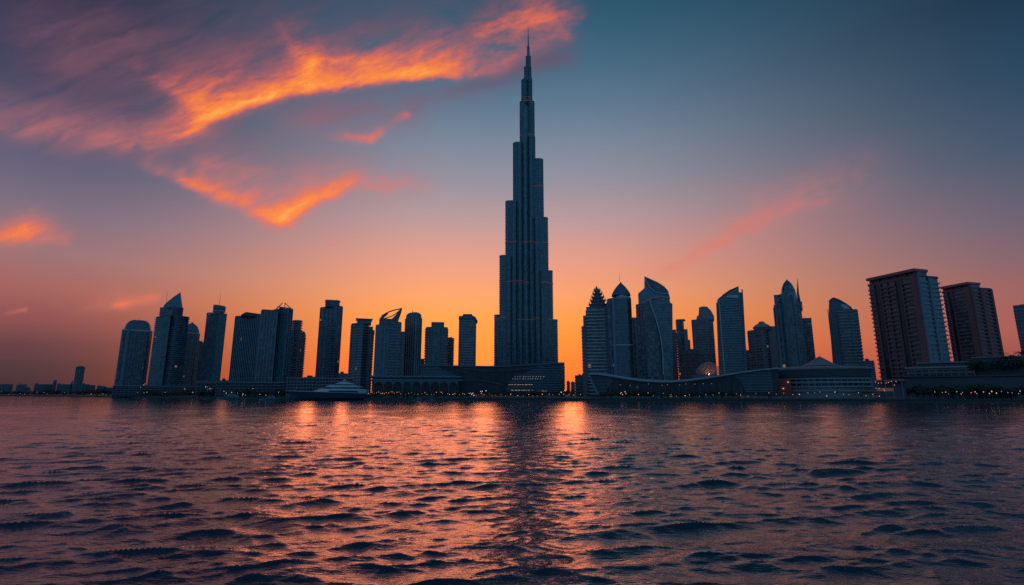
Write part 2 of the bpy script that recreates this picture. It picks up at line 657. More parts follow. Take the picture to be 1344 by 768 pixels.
make_water()


def ground_at(px, py):
    """where a picture point on the water surface lies"""
    Yd = -CAM_H / slope(py)
    return ((px - 672.0) / den(py) * Yd, Yd)


SHORE_PX = [(-60, 519.3), (0, 519.6), (75, 520.3), (150, 521.3), (230, 522.2), (300, 523.3), (380, 524.2), (490, 525.2), (600, 525.8), (700, 526.2),
            (780, 526.8), (900, 527.3), (1040, 527.7), (1150, 528.0), (1250, 528.4), (1344, 528.8), (1500, 529.3)]
SHORE = [ground_at(*p) for p in SHORE_PX]


def shore_y(px):
    """distance (along the view axis) of the quay at this picture column"""
    for (a, b), p, q in zip(zip(SHORE_PX[:-1], SHORE_PX[1:]), SHORE[:-1], SHORE[1:]):
        if a[0] <= px <= b[0]:
            f = (px - a[0]) / (b[0] - a[0])
            py = a[1] + f * (b[1] - a[1])
            return ground_at(px, py)[1]
    return SHORE[-1][1]


QUAY = 2.0


def make_land():
    far = 14000
    front = SHORE
    x0, x1 = front[0], front[-1]
    lo = (x0[0] - 3000, x0[1] + 1500)
    hi = (x1[0] + 2500, x1[1] - 60)
    edge = [lo] + front + [hi]
    outline = edge + [(hi[0] + 9000, far), (lo[0] - 9000, far)]
    MB().prism(ccw(outline), -3.0, QUAY).build('land', M['earth']).update_tag()
    o = bpy.data.objects['land']
    setp(o, 'flat dark land behind the quay carrying the city', 'ground', kind='structure')
    # quay coping: a pale stone lip that follows the edge
    mb = MB()
    for (a, b) in zip(front[:-1], front[1:]):
        d = np.array((b[0] - a[0], b[1] - a[1]))
        L = np.linalg.norm(d)
        u = d / L
        nrm = np.array((-u[1], u[0]))
        A, B = np.array(a), np.array(b)
        mb.prism(ccw([tuple(A - nrm * .5 - u * .0), tuple(B - nrm * .5), tuple(B + nrm * 1.6), tuple(A + nrm * 1.6)]), QUAY - 0.9, QUAY + 0.35)
    setp(mb.build('quay', M['quay']), 'dark stone quay edge running along the whole waterfront', 'quay', kind='structure')
    mb = MB()
    for (a, b) in zip(front[:-1], front[1:]):
        A, B = np.array(a), np.array(b)
        u = (B - A) / np.linalg.norm(B - A)
        nrm = np.array((-u[1], u[0]))
        mb.prism(ccw([tuple(A + nrm * 1.62), tuple(B + nrm * 1.62), tuple(B + nrm * 16), tuple(A + nrm * 16)]), QUAY - .3, QUAY + 0.14)
    setp(mb.build('promenade', M['paving']), 'paved promenade strip behind the quay edge', 'promenade', kind='structure')


M['earth'] = plain('dry_earth', (0.09, 0.08, 0.075), 0.95, scale=0.05)
M['quay'] = plain('quay_stone', (0.045, 0.045, 0.05), 0.85, scale=0.3)
M['paving'] = plain('paving', (0.10, 0.095, 0.10), 0.85, scale=0.3)
make_land()

# ------------------------------------------------------------------ buildings
RR = random.Random(12)


class Tower:
    """an Empty at the foot of a building; its parts are drawn in local metres (x to the right, y away from the bay)"""
    def __init__(s, name, label, cat, px, Y, yaw=0.0, group=None, zb=QUAY):
        t = (px - 672.0) / den(500)
        s.phi = math.atan(t)
        s.r0 = Y / math.cos(s.phi)
        s.zb = zb
        s.yaw = R(yaw)
        o = bpy.data.objects.new(name, None)
        o.empty_display_size = 2
        COL.objects.link(o)
        o.location = (t * Y, Y, zb)
        o.rotation_euler = (0, 0, -s.phi + s.yaw)
        setp(o, label, cat, group)
        s.o = o

    def ray(s, px, py):
        psi = math.atan((px - 672.0) / den(py)) - s.phi
        return psi

    def X(s, px, py=480, yo=0.0):
        """local x of a picture column, on the plane y = yo (measured before any yaw)"""
        return (s.r0 + yo) * math.tan(s.ray(px, py))

    def Z(s, py, px=None, yo=0.0):
        t = math.tan(s.phi) if px is None else (px - 672.0) / den(py)
        a = math.atan(t)
        psi = a - s.phi
        Yp = (s.r0 + yo) / math.cos(psi) * math.cos(a)
        return CAM_H + slope(py) * Yp - s.zb

    def xz(s, pts, yo=0.0):
        return [(s.X(a, b, yo), s.Z(b, a, yo)) for a, b in pts]

    def rect(s, pl, pr, py, y0, depth, r=0.0, seg=3):
        return ccw(rrect(s.X(pl, py, y0), s.X(pr, py, y0), y0, y0 + depth, r, seg))

    def corner(s, pl, pc, pr, py, y0, a):
        """two visible faces meeting at column pc; the left one turned by a degrees"""
        a = R(a)
        xc, xl, xr = s.X(pc, py, y0), s.X(pl, py, y0), s.X(pr, py, y0)
        w = (xc - xl) / math.cos(a)
        d = (xr - xc) / math.sin(a)
        C = (xc, y0)
        Lp = (xc - w * math.cos(a), y0 + w * math.sin(a))
        Rp = (xc + d * math.sin(a), y0 + d * math.cos(a))
        return ccw([C, Rp, (Lp[0] + Rp[0] - xc, Lp[1] + Rp[1] - y0), Lp])

    def add(s, name, mb, mat, parent=None, smooth=False):
        return mb.build(name, M[mat] if isinstance(mat, str) else mat, parent or s.o, smooth)

    def shaft(s, poly, z0, z1, glass='teal', bands=None, fins=None, name='shaft', roof=True, top=None, smooth=False):
        """glass body; bands = (pitch, projection, thickness, material); fins = (spacing, width, projection, material)"""
        s.add(name, MB().prism(poly, z0, z1, top), glass, smooth=smooth)
        if bands:
            p, d, t, m = bands
            s.add('floor_banding', MB().bands(poly, z0, z1, p, d, t), m)
        if fins:
            sp, w, d, m = fins
            s.add('facade_cladding', MB().fins(poly, z0, z1 - .3, sp, w, d, m and ()), m)
        if roof:
            s.add('parapet', MB().prism(offset_poly(poly, .35), z1 - .2, z1 + 1.4), 'slate')
            xs, ys = [q[0] for q in poly], [q[1] for q in poly]
            if name == 'shaft' and max(xs) - min(xs) > 14:
                # lift housings, tanks and a thin aerial
                cx, cy = sum(xs) / len(xs), sum(ys) / len(ys)
                w = max(xs) - min(xs)
                mb = MB()
                for k in range(3):
                    a, b = cx + RR.uniform(-.3, .22) * w, cy + RR.uniform(-5, 3)
                    mb.box(a, a + RR.uniform(2.5, 6), b, b + RR.uniform(3, 6), z1 - .2, z1 + RR.uniform(2.0, 4.2))
                s.add('roof_plant', mb, 'roof')
                a = cx + RR.uniform(-.25, .25) * w
                s.add('aerial', MB().tube([(a, cy, z1), (a, cy, z1 + RR.uniform(6, 9))], .22, 5, .08), 'steel')

    def mast(s, px, py0, py1, yo=0.0, r=0.5, name='antenna', px1=None):
        z0, z1 = s.Z(py0, px, yo), s.Z(py1, px1 or px, yo)
        x0, x1 = s.X(px, py0, yo), s.X(px1 or px, py1, yo)
        s.add(name, MB().tube([(x0, yo, z0 - 1), (x1, yo, z1)], r, 6, r * .35), 'steel')


def dome_rings(poly, z0, z1, n=7, power=1.0, tip=0.03):
    out = []
    for k in range(n + 1):
        a = k / n * math.pi / 2
        out.append((scaled(poly, max(tip, math.cos(a) ** power)), z0 + (z1 - z0) * math.sin(a)))
    return out


# --- the tall stepped tower ------------------------------------------------
t = Tower('skyscraper', 'tallest tower, dark blue with stepped setbacks and a needle spire', 'skyscraper', 690, 900)


GLOW = (128, 131.5, 176, 246, 318, 370.5, 418.5)


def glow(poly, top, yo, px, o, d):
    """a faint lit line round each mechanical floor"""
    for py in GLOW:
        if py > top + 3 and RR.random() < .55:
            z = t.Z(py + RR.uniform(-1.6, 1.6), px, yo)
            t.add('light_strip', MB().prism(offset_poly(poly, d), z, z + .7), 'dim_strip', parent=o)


def lobe(pl, pr, top, yo, depth, name, mat='teal', band='blue_metal', pitch=4.2, r=9.0, py=None, z0=-1.0, thick=1.1):
    py = py or max(top, 300)
    poly = t.rect(pl, pr, py, yo, depth, r, 4)
    z1 = t.Z(top, (pl + pr) / 2, yo)
    o = t.add(name, MB().prism(poly, z0, z1), mat)
    t.add('floor_banding', MB().bands(poly, z0, z1 + .3, pitch, .55, thick).prism(offset_poly(poly, .6), z1 - .2, z1 + 1.3), band, parent=o)
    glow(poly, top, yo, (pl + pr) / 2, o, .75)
    return poly, z1, o


# side wings step down away from the core
for pl, pr, top, yo in ((648.4, 668, 413.7, 14), (655.4, 674, 335.5, 9), (663.2, 684, 263.8, 6), (673.4, 690, 187.0, 4)):
    lobe(pl, pr, top, yo, 34, 'wing', r=7)
for pl, pr, top, yo in ((713, 732.0, 420, 14), (706, 725.4, 355.6, 9), (699, 719.3, 285.6, 6), (694, 714.0, 208.6, 4), (689, 703.4, 178.7, 3)):
    lobe(pl, pr, top, yo, 34, 'wing', r=7)
# core tiers
for pl, pr, top, py in ((682.3, 701.4, 133, 150), (684.4, 698.4, 104, 120), (687.0, 698.0, 101.5, 105)):
    lobe(pl, pr, top, 5, 22, 'core_tier', py=py, r=6)
for pl, pr, top, py in ((688.1, 697.2, 87.6, 95), (690.4, 696.4, 73.7, 80)):
    lobe(pl, pr, top, 9, 12, 'core_tier', py=py, r=4)
# fluted bays on the front, each ending on its own setback
for px, hw, top, yo in ((668.5, 4.2, 337, 2), (675.5, 4.4, 265, -2), (683, 4.6, 188, -5), (690.5, 4.8, 140, -7), (698, 4.4, 180, -5), (705, 4.3, 287, -2), (711.5, 4.0, 357, 3)):
    x0, x1 = t.X(px - hw, 420, yo), t.X(px + hw, 420, yo)
    poly = ellipse((x0 + x1) / 2, yo + 9, (x1 - x0) / 2, 11, 16)
    z1 = t.Z(top, px, yo)
    o = t.add('fluted_bay', MB().prism(poly, -1, z1), 'teal')
    mb = MB().bands(poly, -1, z1, 42, .3, 1.0)
    mb.prism(offset_poly(poly, .5), z1 - .2, z1 + 1.2)
    for k in (9, 10, 12, 14, 15):
        p = poly[k]
        mb.tube([(p[0], p[1] - .3, 0), (p[0], p[1] - .3, z1)], .55, 4)
    t.add('floor_banding', mb, 'blue_metal', parent=o)
    glow(poly, top, yo, px, o, .5)
z0, z1, z2 = t.Z(80, 693.4, 12), t.Z(60, 693.4, 12), t.Z(33.5, 693.4, 12)
xs = t.X(693.4, 60, 12)
t.add('spire', MB().loft([(ellipse(xs, 15, 3.0, 3.0, 12), z0), (ellipse(xs, 15, 2.6, 2.6, 12), z1), (ellipse(xs, 15, 1.5, 1.5, 12), z1 + 1), (ellipse(xs, 15, .3, .3, 12), z2)]), 'blue_metal')
# --- left-hand group ---------------------------------------------------------
# 1 round-topped tower
t = Tower('office_tower', 'dark tower with rounded dome top, left end of the high-rises', 'tower', 174, 1000)
poly = t.corner(151.3, 160.5, 191, 500, -6, 68)
poly = ccw(rrect(t.X(151.2, 500), t.X(191.3, 500), 0, 42, 7, 4))
zs = t.Z(434)
t.shaft(poly, -1, zs, 'navy', None, (4.6, .9, .8, 'blue_metal'), roof=False)
t.add('floor_banding', MB().bands(poly, 0, zs, 12, .5, .7), 'slate')
dp = scaled(poly, .9)
t.add('dome', MB().loft(dome_rings(dp, zs - .5, t.Z(419), 8, .6)), 'slate', smooth=False)
t.add('cornice', MB().prism(offset_poly(poly, 1.0), zs - 1, zs + 1.5), 'pale')
t.add('stair_core', MB().box(t.X(160, 480), t.X(163.5, 480), -3, 6, -1, t.Z(431)), 'blue_metal')
t.mast(183, 420, 417, r=.6)

# 2 sail-topped residential tower
t = Tower('residential_tower', 'balconied tower crowned by a slanted sail and thin mast', 'tower', 216, 940)
poly = t.corner(192.8, 221, 238.5, 500, -8, 56)
zs = t.Z(415)
t.shaft(poly, -1, zs, 'grey_glass', (3.9, 1.1, 1.0, 'blue_metal'), None)
t.add('glass_bay', MB().prism(ccw(rrect(t.X(207, 480), t.X(216, 480), -2.5, 14)), -1, zs + 1), 'teal')
p2 = t.corner(209, 226, 240.2, 410, -3, 56)
t.shaft(p2, zs, t.Z(403.5), 'navy', (3.5, .5, .6, 'slate'), None, name='upper_storeys')
t.add('sail', MB().xz(t.xz([(214.5, 404), (216.2, 400), (220, 396.6), (228, 390.2), (237, 383.6), (238.4, 394), (239.7, 404)], 4), 4, 8), 'blue_metal')
t.add('sail_edge', MB().tube([(x, 3.6, z) for x, z in t.xz([(214.5, 404), (216.2, 400), (220, 396.6), (228, 390.2), (236.6, 384.2), (237.4, 392), (238.8, 404)], 4)], .8), 'pale')
t.mast(218, 399, 384, 4, .5, px1=219.6)

# 3 pointed tower behind
t = Tower('residential_tower', 'narrow tower with small pointed dome between the sail tower and the slab', 'tower', 247, 1040)
poly = ccw(rrect(t.X(234, 480), t.X(257.2, 480), 0, 30, 6, 3))
zs = t.Z(437)
t.shaft(poly, -1, zs, 'navy', None, (5.2, 1.0, .9, 'mauve'), roof=False)
dp = scaled(poly, .97)
t.add('dome', MB().loft([(scaled(dp, k), t.Z(v)) for k, v in ((1, 437.5), (.93, 433), (.76, 429), (.5, 426), (.22, 424), (.04, 422))]), 'slate')
t.add('cornice', MB().prism(offset_poly(poly, .9), zs - 1.6, zs + .6), 'pale')
t.add('side_wing', MB().prism(ccw(rrect(t.X(254, 480), t.X(259.5, 480), 4, 26)), -1, t.Z(449)), 'mauve')

t = Tower('apartment_block', 'low narrow block half hidden behind the mast-topped slab tower', 'building', 261, 1100)
t.shaft(ccw(rrect(t.X(256.5, 480), t.X(265, 480), 0, 24)), -1, t.Z(450), 'navy', (4.2, .5, 1.0, 'mauve'))
t.add('plant_room', MB().box(t.X(260, 460), t.X(264, 460), 3, 12, t.Z(450), t.Z(447.5)), 'roof')

# 4 slab tower with curved crown
t = Tower('office_tower', 'smooth two-tone slab tower with curved crown and tall mast', 'tower', 274, 960)
poly = t.corner(261.2, 278.2, 288.6, 500, -10, 60)
zs = t.Z(413.5)
t.shaft(poly, -1, zs, 'teal', None, None, roof=False)
t.add('facade_cladding', MB().fins(poly, -1, zs, 3.2, .35, .25), 'slate')
t.add('roof_slab', MB().loft([(offset_poly(poly, .4), zs - .5), (offset_poly(poly, .4), lambda x, y: zs + 5.5 - .12 * (x - poly[0][0] + 10))]), 'navy')
cp = t.rect(279.5, 296.6, 405, -4, 24, 8, 4)
t.add('crown', MB().loft([(scaled(cp, .8), zs), (scaled(cp, .86), t.Z(407)), (cp, t.Z(405.5)), (cp, lambda x, y: t.Z(401) - .1 * (x - cp[0][0]))]), 'slate')
t.add('crown_rim', MB().prism(offset_poly(scaled(cp, .95), .6), t.Z(408.6), t.Z(407.4)), 'pale')
t.mast(288, 402, 384.6, 6, .55, px1=289.4)

# 5 wide finned slab
t = Tower('office_block', 'wide dark slab block with close vertical fins', 'building', 323, 800)
poly = t.corner(299.8, 336, 347, 500, -4, 42)
zs = t.Z(414)
t.shaft(poly, -1, zs, 'navy', (13, .3, .8, 'slate'), (3.4, .8, .9, 'blue_metal'))
t.add('roof_screen', MB().xz(t.xz([(316, 414.5), (317, 412.8), (322.8, 409.6), (347, 413), (348, 415)], 3), 2, 22), 'roof')

# 6 pair with open crown
t = Tower('office_tower', 'finned tower under an open peaked frame of roof beams', 'tower', 362, 760)
poly = t.rect(336, 357, 490, -2, 32)
t.shaft(poly, -1, t.Z(409), 'navy', None, (4.2, 1.0, 1.1, 'blue_metal'), name='lower_shaft')
poly = t.corner(352, 371.5, 377.2, 490, -9, 50)
zs = t.Z(406)
t.shaft(poly, -1, zs, 'grey_glass', (4.0, .3, .7, 'slate'), (4.4, 1.0, 1.1, 'blue_metal'))
pk = t.xz([(373, 397.6)], 4)[0]
mb = MB()
for (a, b), yo in (((362.5, 405.5), -4), ((382.6, 406), -2), ((364, 405), 18), ((383, 406), 18), ((374, 406), -6)):
    q = t.xz([(a, b)], yo)[0]
    mb.tube([(q[0], yo, q[1]), (pk[0] - (2 if a < 370 else -1), 4, pk[1])], .55, 6)
q0 = t.xz([(364, 402.5), (382, 404.5)], -3)
mb.tube([(q0[0][0], -3, q0[0][1]), (q0[1][0], -3, q0[1][1])], .4)
t.add('crown_frame', mb, 'mauve')

# 7 stepped cylinder block
t = Tower('residential_tower', 'stepped tower with round drum top behind the peaked-frame tower', 'tower', 385, 830)
cx = (t.X(381, 480) + t.X(391, 480)) / 2
poly = ellipse(cx, 16, (t.X(391.5, 430) - t.X(381, 430)) / 2 + 2, 14, 20)
t.shaft(poly, -1, t.Z(421), 'navy', (3.9, .6, 1.1, 'mauve'), None, name='drum')
t.add('drum_cap', MB().prism(scaled(poly, .85), t.Z(421), t.Z(419.8)), 'roof')
poly = t.rect(372, 393.5, 480, 4, 34, 3)
t.shaft(poly, -1, t.Z(434), 'grey_glass', (4.0, .8, 1.3, 'mauve'), None, name='mid_wing')
poly = t.rect(388, 398.8, 480, 8, 30, 5, 4)
zs = t.Z(443)
t.shaft(poly, -1, zs, 'navy', (4.0, .6, 1.2, 'mauve'), None, name='rounded_wing', roof=False)
t.add('vault', MB().loft(dome_rings(poly, zs, t.Z(432.8), 6, .6)), 'slate')

# 8 tall plain tower
t = Tower('office_tower', 'tall plain rectangular tower standing alone left of the yacht mast', 'tower', 430, 800)
poly = t.corner(413.8, 437, 443.9, 495, -6, 48)
zs = t.Z(402.5)
t.shaft(poly, -1, zs, 'navy', (3.9, .35, .9, 'blue_metal'), (8.5, 1.0, .7, 'slate'))
p2 = t.rect(427, 446, 398, 0, 22, 5, 3)
t.shaft(p2, zs, t.Z(395.2), 'navy', (3.5, .4, .8, 'slate'), None, name='penthouse')
t.add('cap', MB().prism(offset_poly(scaled(p2, .98), .9), t.Z(395), t.Z(393.8)), 'slate')
t.mast(442, 394.5, 392, 4, .5)

# 9 crenellated residential tower
t = Tower('residential_tower', 'brownish balconied tower with square crown box and stepped right shoulder', 'tower', 473, 720)
poly = t.corner(457.7, 473, 480, 490, -5, 48)
zs = t.Z(425)
t.shaft(poly, -1, zs, 'grey_glass', (3.7, 1.2, 1.1, 'concrete'), (11, 2.0, .8, 'slate'))
p2 = t.rect(468.5, 487.2, 424, 1, 20)
t.add('crown_box', MB().prism(p2, zs, t.Z(419)), 'slate')
t.add('crown_cornice', MB().loft([(p2, t.Z(420.5)), (offset_poly(p2, 2.0), t.Z(418.2))]), 'blue_metal')
p3 = t.rect(478, 488.2, 480, 2, 24)
t.shaft(p3, -1, t.Z(437), 'navy', (3.7, 1.0, 1.1, 'mauve'), None, name='right_wing')
for a, b, c in ((486.5, 489.2, 428), (487.5, 491.5, 432.5)):
    t.add('setback', MB().prism(t.rect(a - 3, b, 440, 3, 16), t.Z(438), t.Z(c)), 'mauve')

# 10 swoosh-crowned tower
t = Tower('residential_tower', 'tower with open leaf-shaped swoosh crown leaning to a point', 'tower', 508, 700)
poly = t.rect(490.8, 519, 490, -2, 34, 2)
zs = t.Z(428)
t.shaft(poly, -1, zs, 'teal', None, (5.0, 1.2, 1.0, 'blue_metal'))
p2 = t.rect(498, 522.5, 424, 2, 26)
t.shaft(p2, zs, t.Z(419.5), 'navy', (3.4, .6, .9, 'slate'), None, name='upper_storeys')
p3 = t.rect(511, 524, 480, -4, 30)
t.shaft(p3, -1, t.Z(424), 'grey_glass', (3.9, 1.1, 1.2, 'blue_metal'), None, name='balcony_wing')
mb = MB()
up = t.xz([(498.5, 419.3), (502, 414), (508, 410.5), (516, 407.5), (527.3, 405)], 6)
mb.tube([(x, 6, z) for x, z in up], .9)
lo = t.xz([(499, 419.5), (506, 418), (514, 415.5), (521, 411), (527.3, 405.2)], 12)
mb.tube([(x, 10, z) for x, z in lo], .8)
rt = t.xz([(527.3, 405), (525.5, 412), (522.6, 420)], 6)
mb.tube([(x, 6, z) for x, z in rt], .8)
mb.xz(t.xz([(498.5, 419.5), (502, 414.2), (508, 410.8), (510, 412), (504, 417), (502, 419.5)], 6), 6, 7)
mb.xz(t.xz([(513, 419.5), (520, 412.5), (526.5, 406), (525, 412), (522.6, 419.8)], 6), 7.2, 8.2)
t.add('swoosh_crown', mb, 'slate')
t.add('side_slab', MB().prism(t.rect(524, 529.5, 480, 6, 24), -1, t.Z(434)), 'mauve')

# 11 rounded slim tower
t = Tower('office_tower', 'slim grey finned tower with chamfered roof beside the swoosh tower', 'tower', 540, 740)
poly = t.corner(529.5, 543.5, 551, 490, -4, 46)
zs = t.Z(417)
t.shaft(poly, -1, zs, 'grey_glass', None, (4.2, 1.4, .9, 'concrete'), roof=False)
t.add('crown', MB().loft([(poly, zs), (scaled(poly, .93), t.Z(412)), (scaled(poly, .6), t.Z(409.5))]), 'slate')
t.mast(541.5, 410, 407.5, 8, .9)

t = Tower('apartment_block', 'small low block in the gap right of the slim grey tower', 'building', 553, 830)
t.shaft(t.rect(549, 556.5, 480, 0, 20), -1, t.Z(472), 'navy', (4, .5, 1.2, 'mauve'))

# 12 boxy residential tower
t = Tower('residential_tower', 'boxy balconied tower with windowless crown box behind the curved mall', 'tower', 572, 740)
poly = t.rect(557.3, 586.5, 480, 0, 32, 3)
zs = t.Z(431)
t.shaft(poly, -1, zs, 'grey_glass', (3.8, 1.2, 1.1, 'blue_metal'), None)
t.add('centre_bay', MB().prism(t.rect(567, 577, 470, -2, 10), -1, zs + 2), 'teal')
t.add('centre_cladding', MB().fins(t.rect(567, 577, 470, -2, 10), -1, zs + 2, 3.3, .5, .4), 'slate')
t.add('crown_box', MB().prism(t.rect(566, 583, 428, 6, 18), zs, t.Z(422)), 'slate')
t.add('shoulder', MB().prism(t.rect(561, 587.3, 432, 3, 26), zs, t.Z(428.8)), 'slate')

t = Tower('residential_tower', 'plain rounded tower peeking out beside the boxy crown-box tower', 'tower', 591, 820)
poly = t.rect(582, 595.4, 480, 0, 26, 9, 4)
t.shaft(poly, -1, t.Z(444.5), 'navy', (4, .4, 1.2, 'mauve'), None)
t.add('cap', MB().prism(scaled(poly, .8), t.Z(444.5), t.Z(442.8)), 'roof')

# 13 single tower left of the tall one
t = Tower('office_tower', 'square banded tower with curved eave standing alone left of tallest tower', 'tower', 613, 760)
poly = t.rect(601.7, 624, 478, 0, 30, 2)
zs = t.Z(419)
t.shaft(poly, -1, zs, 'grey_glass', (3.8, .4, 1.3, 'concrete'), (26, 1.5, .6, 'slate'))
t.add('roof_canopy', MB().xz(t.xz([(602, 418.5), (602.3, 415), (607, 414.6), (608, 412.2), (619.5, 412.2), (620, 414), (624, 416), (627, 421.5), (625.5, 421), (621, 418.5)], -1), -1.5, 30), 'slate')

# --- right-hand group -------------------------------------------------------
# 14 ornate tower
t = Tower('residential_tower', 'balconied tower with ornate tiered crown tapering to a finial', 'tower', 783, 640)
poly = t.rect(769.5, 799.8, 490, 0, 34)
zs = t.Z(404)
body = t.rect(771.8, 798.5, 480, 0, 34, 2)
t.shaft(body, -1, zs, 'navy', (4.1, 1.3, 1.1, 'pale'), None)
t.add('corner_pier', MB().box(t.X(796.5, 480), t.X(799.6, 480), -1.2, 8, -1, t.Z(402)), 'slate')
t.add('left_wing', MB().prism(t.rect(764.7, 772.5, 480, 5, 28), -1, t.Z(427)), 'mauve')
t.add('left_wing', MB().prism(t.rect(767, 774, 480, 6, 26), -1, t.Z(413)), 'mauve')
wing = t.rect(764.7, 772.5, 480, 5, 28)
t.add('floor_banding', MB().bands(wing, -1, t.Z(427), 4.1, .5, .8), 'slate')
mb = MB()
tiers = ((773.5, 797, 404, 398), (775.5, 794.5, 398, 393), (777, 792.2, 393, 388.5), (778.5, 790, 388.5, 384), (780, 787.5, 384, 380))
for pl, pr, b, tp in tiers:
    p = t.rect(pl + 1.2, pr - 1.2, b, 4, 26 - (404 - b) * .8, 2)
    mb.prism(p, t.Z(b), t.Z(tp))
    mb.prism(offset_poly(p, 1.0), t.Z(tp) - 1.2, t.Z(tp))
t.add('crown_tier', mb, 'slate')
mb = MB()
for pl, pr, b, tp in tiers:
    for k in range(5):
        px = pl + (pr - pl) * k / 4
        x, z = t.X(px, b, 3), t.Z(tp)
        mb.loft([(rrect(x - .9, x + .9, 2, 4.0), z - 2.4), (rrect(x - .9, x + .9, 2, 4.0), z - .4), (rrect(x - .12, x + .12, 3, 3.2), z + 2.6)])
t.add('crown_pinnacle', mb, 'slate')
x = t.X(782.9, 380, 10)
t.add('finial', MB().loft([(ellipse(x, 12, 3.4, 3.4, 10), t.Z(380.5)), (ellipse(x, 12, 2.2, 2.2, 10), t.Z(377.5)), (ellipse(x, 12, .25, .25, 10), t.Z(373))]), 'slate')

t = Tower('apartment_block', 'low striped block at the foot of the ornate-crowned tower', 'building', 764, 700)
t.shaft(t.rect(755, 776, 500, 0, 26), -1, t.Z(494), 'navy', (3.6, .6, 1.5, 'mauve'))

# 15 cone-capped tower
t = Tower('office_tower', 'teal glass tower with dark pointed cone cap above a pale ring', 'tower', 815, 620)
body = t.rect(800.2, 832.4, 490, 0, 34, 7, 4)
zs = t.Z(391)
t.shaft(body, -1, zs, 'teal', (4.0, .25, .5, 'slate'), (6.0, .5, .5, 'blue_metal'), roof=False)
t.add('edge_pier', MB().box(t.X(806.5, 480), t.X(809.5, 480), -1.4, 4, -1, zs), 'blue_metal')
t.add('left_flank', MB().prism(ccw(rrect(t.X(800, 480), t.X(806, 480), -.6, 20, 4, 3)), -1, zs - 1), 'navy')
cap = t.rect(802.3, 828.3, 388, 4, 27, 11, 5)
t.add('cap_ring', MB().loft([(scaled(body, .97), zs), (cap, t.Z(388.5)), (scaled(cap, .95), t.Z(385.5))]), 'pale')
t.add('cone_cap', MB().loft([(scaled(cap, k), t.Z(v)) for k, v in ((.98, 385.4), (.93, 382.5), (.78, 379), (.57, 375), (.33, 371.2), (.12, 368.6), (.03, 366.5))]), 'slate', smooth=False)
t.mast(813.3, 368, 359, 14, .35)
t.add('floor_line', MB().prism(offset_poly(body, .5), t.Z(453.5), t.Z(452)), 'pale')

t = Tower('office_block', 'flat-topped block filling the gap between cone-capped and blade-topped towers', 'building', 834, 760)
t.shaft(t.rect(827, 842, 480, 0, 26), -1, t.Z(419), 'grey_glass', None, (5, 1.6, .8, 'mauve'))
t.add('plant_room', MB().prism(t.rect(831, 842, 418, 3, 16), t.Z(419), t.Z(416.5)), 'roof')

# 16 blade-topped tower
t = Tower('office_tower', 'broad teal tower whose curved blade roof sweeps up to a point', 'tower', 862, 600)
sh = t.Z(398)
body = t.corner(839.2, 851.5, 883.2, 490, -8, 62)
body = [(t.X(839, 490), 4), (t.X(851, 490), -6), (t.X(883.2, 490), 2), (t.X(883, 490), 34), (t.X(839, 490), 34)]
t.shaft(ccw(body), -1, sh, 'navy', (4.0, .3, .7, 'slate'), None, roof=False)
t.add('facade_cladding', MB().fins(ccw(body), -1, sh, 4.4, .5, .5, (1, 2, 3)), 'slate')
# right-hand glass face, its inner edge sweeping down in a curve
sw = t.xz([(852.5, 394), (857, 408), (862, 422), (866.5, 440), (869.5, 460), (871.6, 516), (883.4, 516), (882.6, 399), (879.5, 397), (879, 393)], -3)
t.add('swept_glass', MB().xz(sw, -3.5, 6), 'teal')
t.add('swept_edge', MB().tube([(x, -3.8, z) for x, z in t.xz([(852.5, 394), (857, 408), (862, 422), (866.5, 440), (869.5, 460), (871, 492)], -3)], .7), 'pale')
sg = MB()
for k in range(26):
    py = 400 + k * 3.5
    ex = np.interp(py, [394, 408, 422, 440, 460, 492], [852.5, 857, 862, 866.5, 869.5, 871])
    z = t.Z(py, 866, -3)
    sg.box(t.X(ex + 1, py, -3), t.X(882.4, py, -3), -3.9, -3, z, z + .5)
t.add('floor_banding', sg, 'blue_metal')
t.add('blade_roof', MB().xz(t.xz([(838, 400), (837.5, 385.5), (845.6, 378.5), (845.8, 363.3), (853, 366.5), (863, 371), (871.5, 376.5), (876.5, 382), (879.2, 392), (879, 394), (857, 391), (852, 394)], 3), 2, 26), 'blue_metal')
t.add('blade_glazing', MB().xz(t.xz([(847.5, 366), (856, 369.5), (866, 374.5), (873.5, 381), (875.5, 385), (866, 384), (859.5, 382.5), (853, 376)], 1.2), 1, 3), 'grey_glass')
mb = MB()
for pts in (([(845.8, 363.3), (853, 366.5), (863, 371), (871.5, 376.5), (876.5, 382), (879, 392)]), ([(846.5, 366), (853, 377), (859.5, 383.3), (868, 385), (877.5, 386)]), ([(837.8, 402), (852, 393)]), ([(852, 394), (857, 390.5), (868, 390), (879, 391.5)])):
    mb.tube([(x, 1, z) for x, z in t.xz(pts, 1)], .7)
t.add('blade_trim', mb, 'pale')

t = Tower('residential_tower', 'thin balconied slab tucked against the right side of blade-topped tower', 'tower', 886, 760)
t.shaft(t.rect(880, 889.8, 480, 0, 24), -1, t.Z(434), 'grey_glass', (3.8, .8, 1.2, 'mauve'))

# 17 narrow stepped tower behind
t = Tower('office_tower', 'slender hazy tower with rounded head and stepped right side', 'tower', 899, 900)
t.shaft(t.rect(890.8, 900.5, 480, 0, 26, 5, 4), -1, t.Z(420), 'grey_glass', None, (4, 1, .6, 'mauve'))
p = t.rect(891.5, 899.8, 425, 2, 20, 6, 4)
t.add('head', MB().loft([(p, t.Z(420)), (scaled(p, .9), t.Z(418.6))]), 'mauve')
t.add('right_step', MB().prism(t.rect(899, 905.4, 480, 3, 22), -1, t.Z(432)), 'mauve')
t.add('right_step', MB().prism(t.rect(904, 908, 480, 4, 20), -1, t.Z(446)), 'mauve')

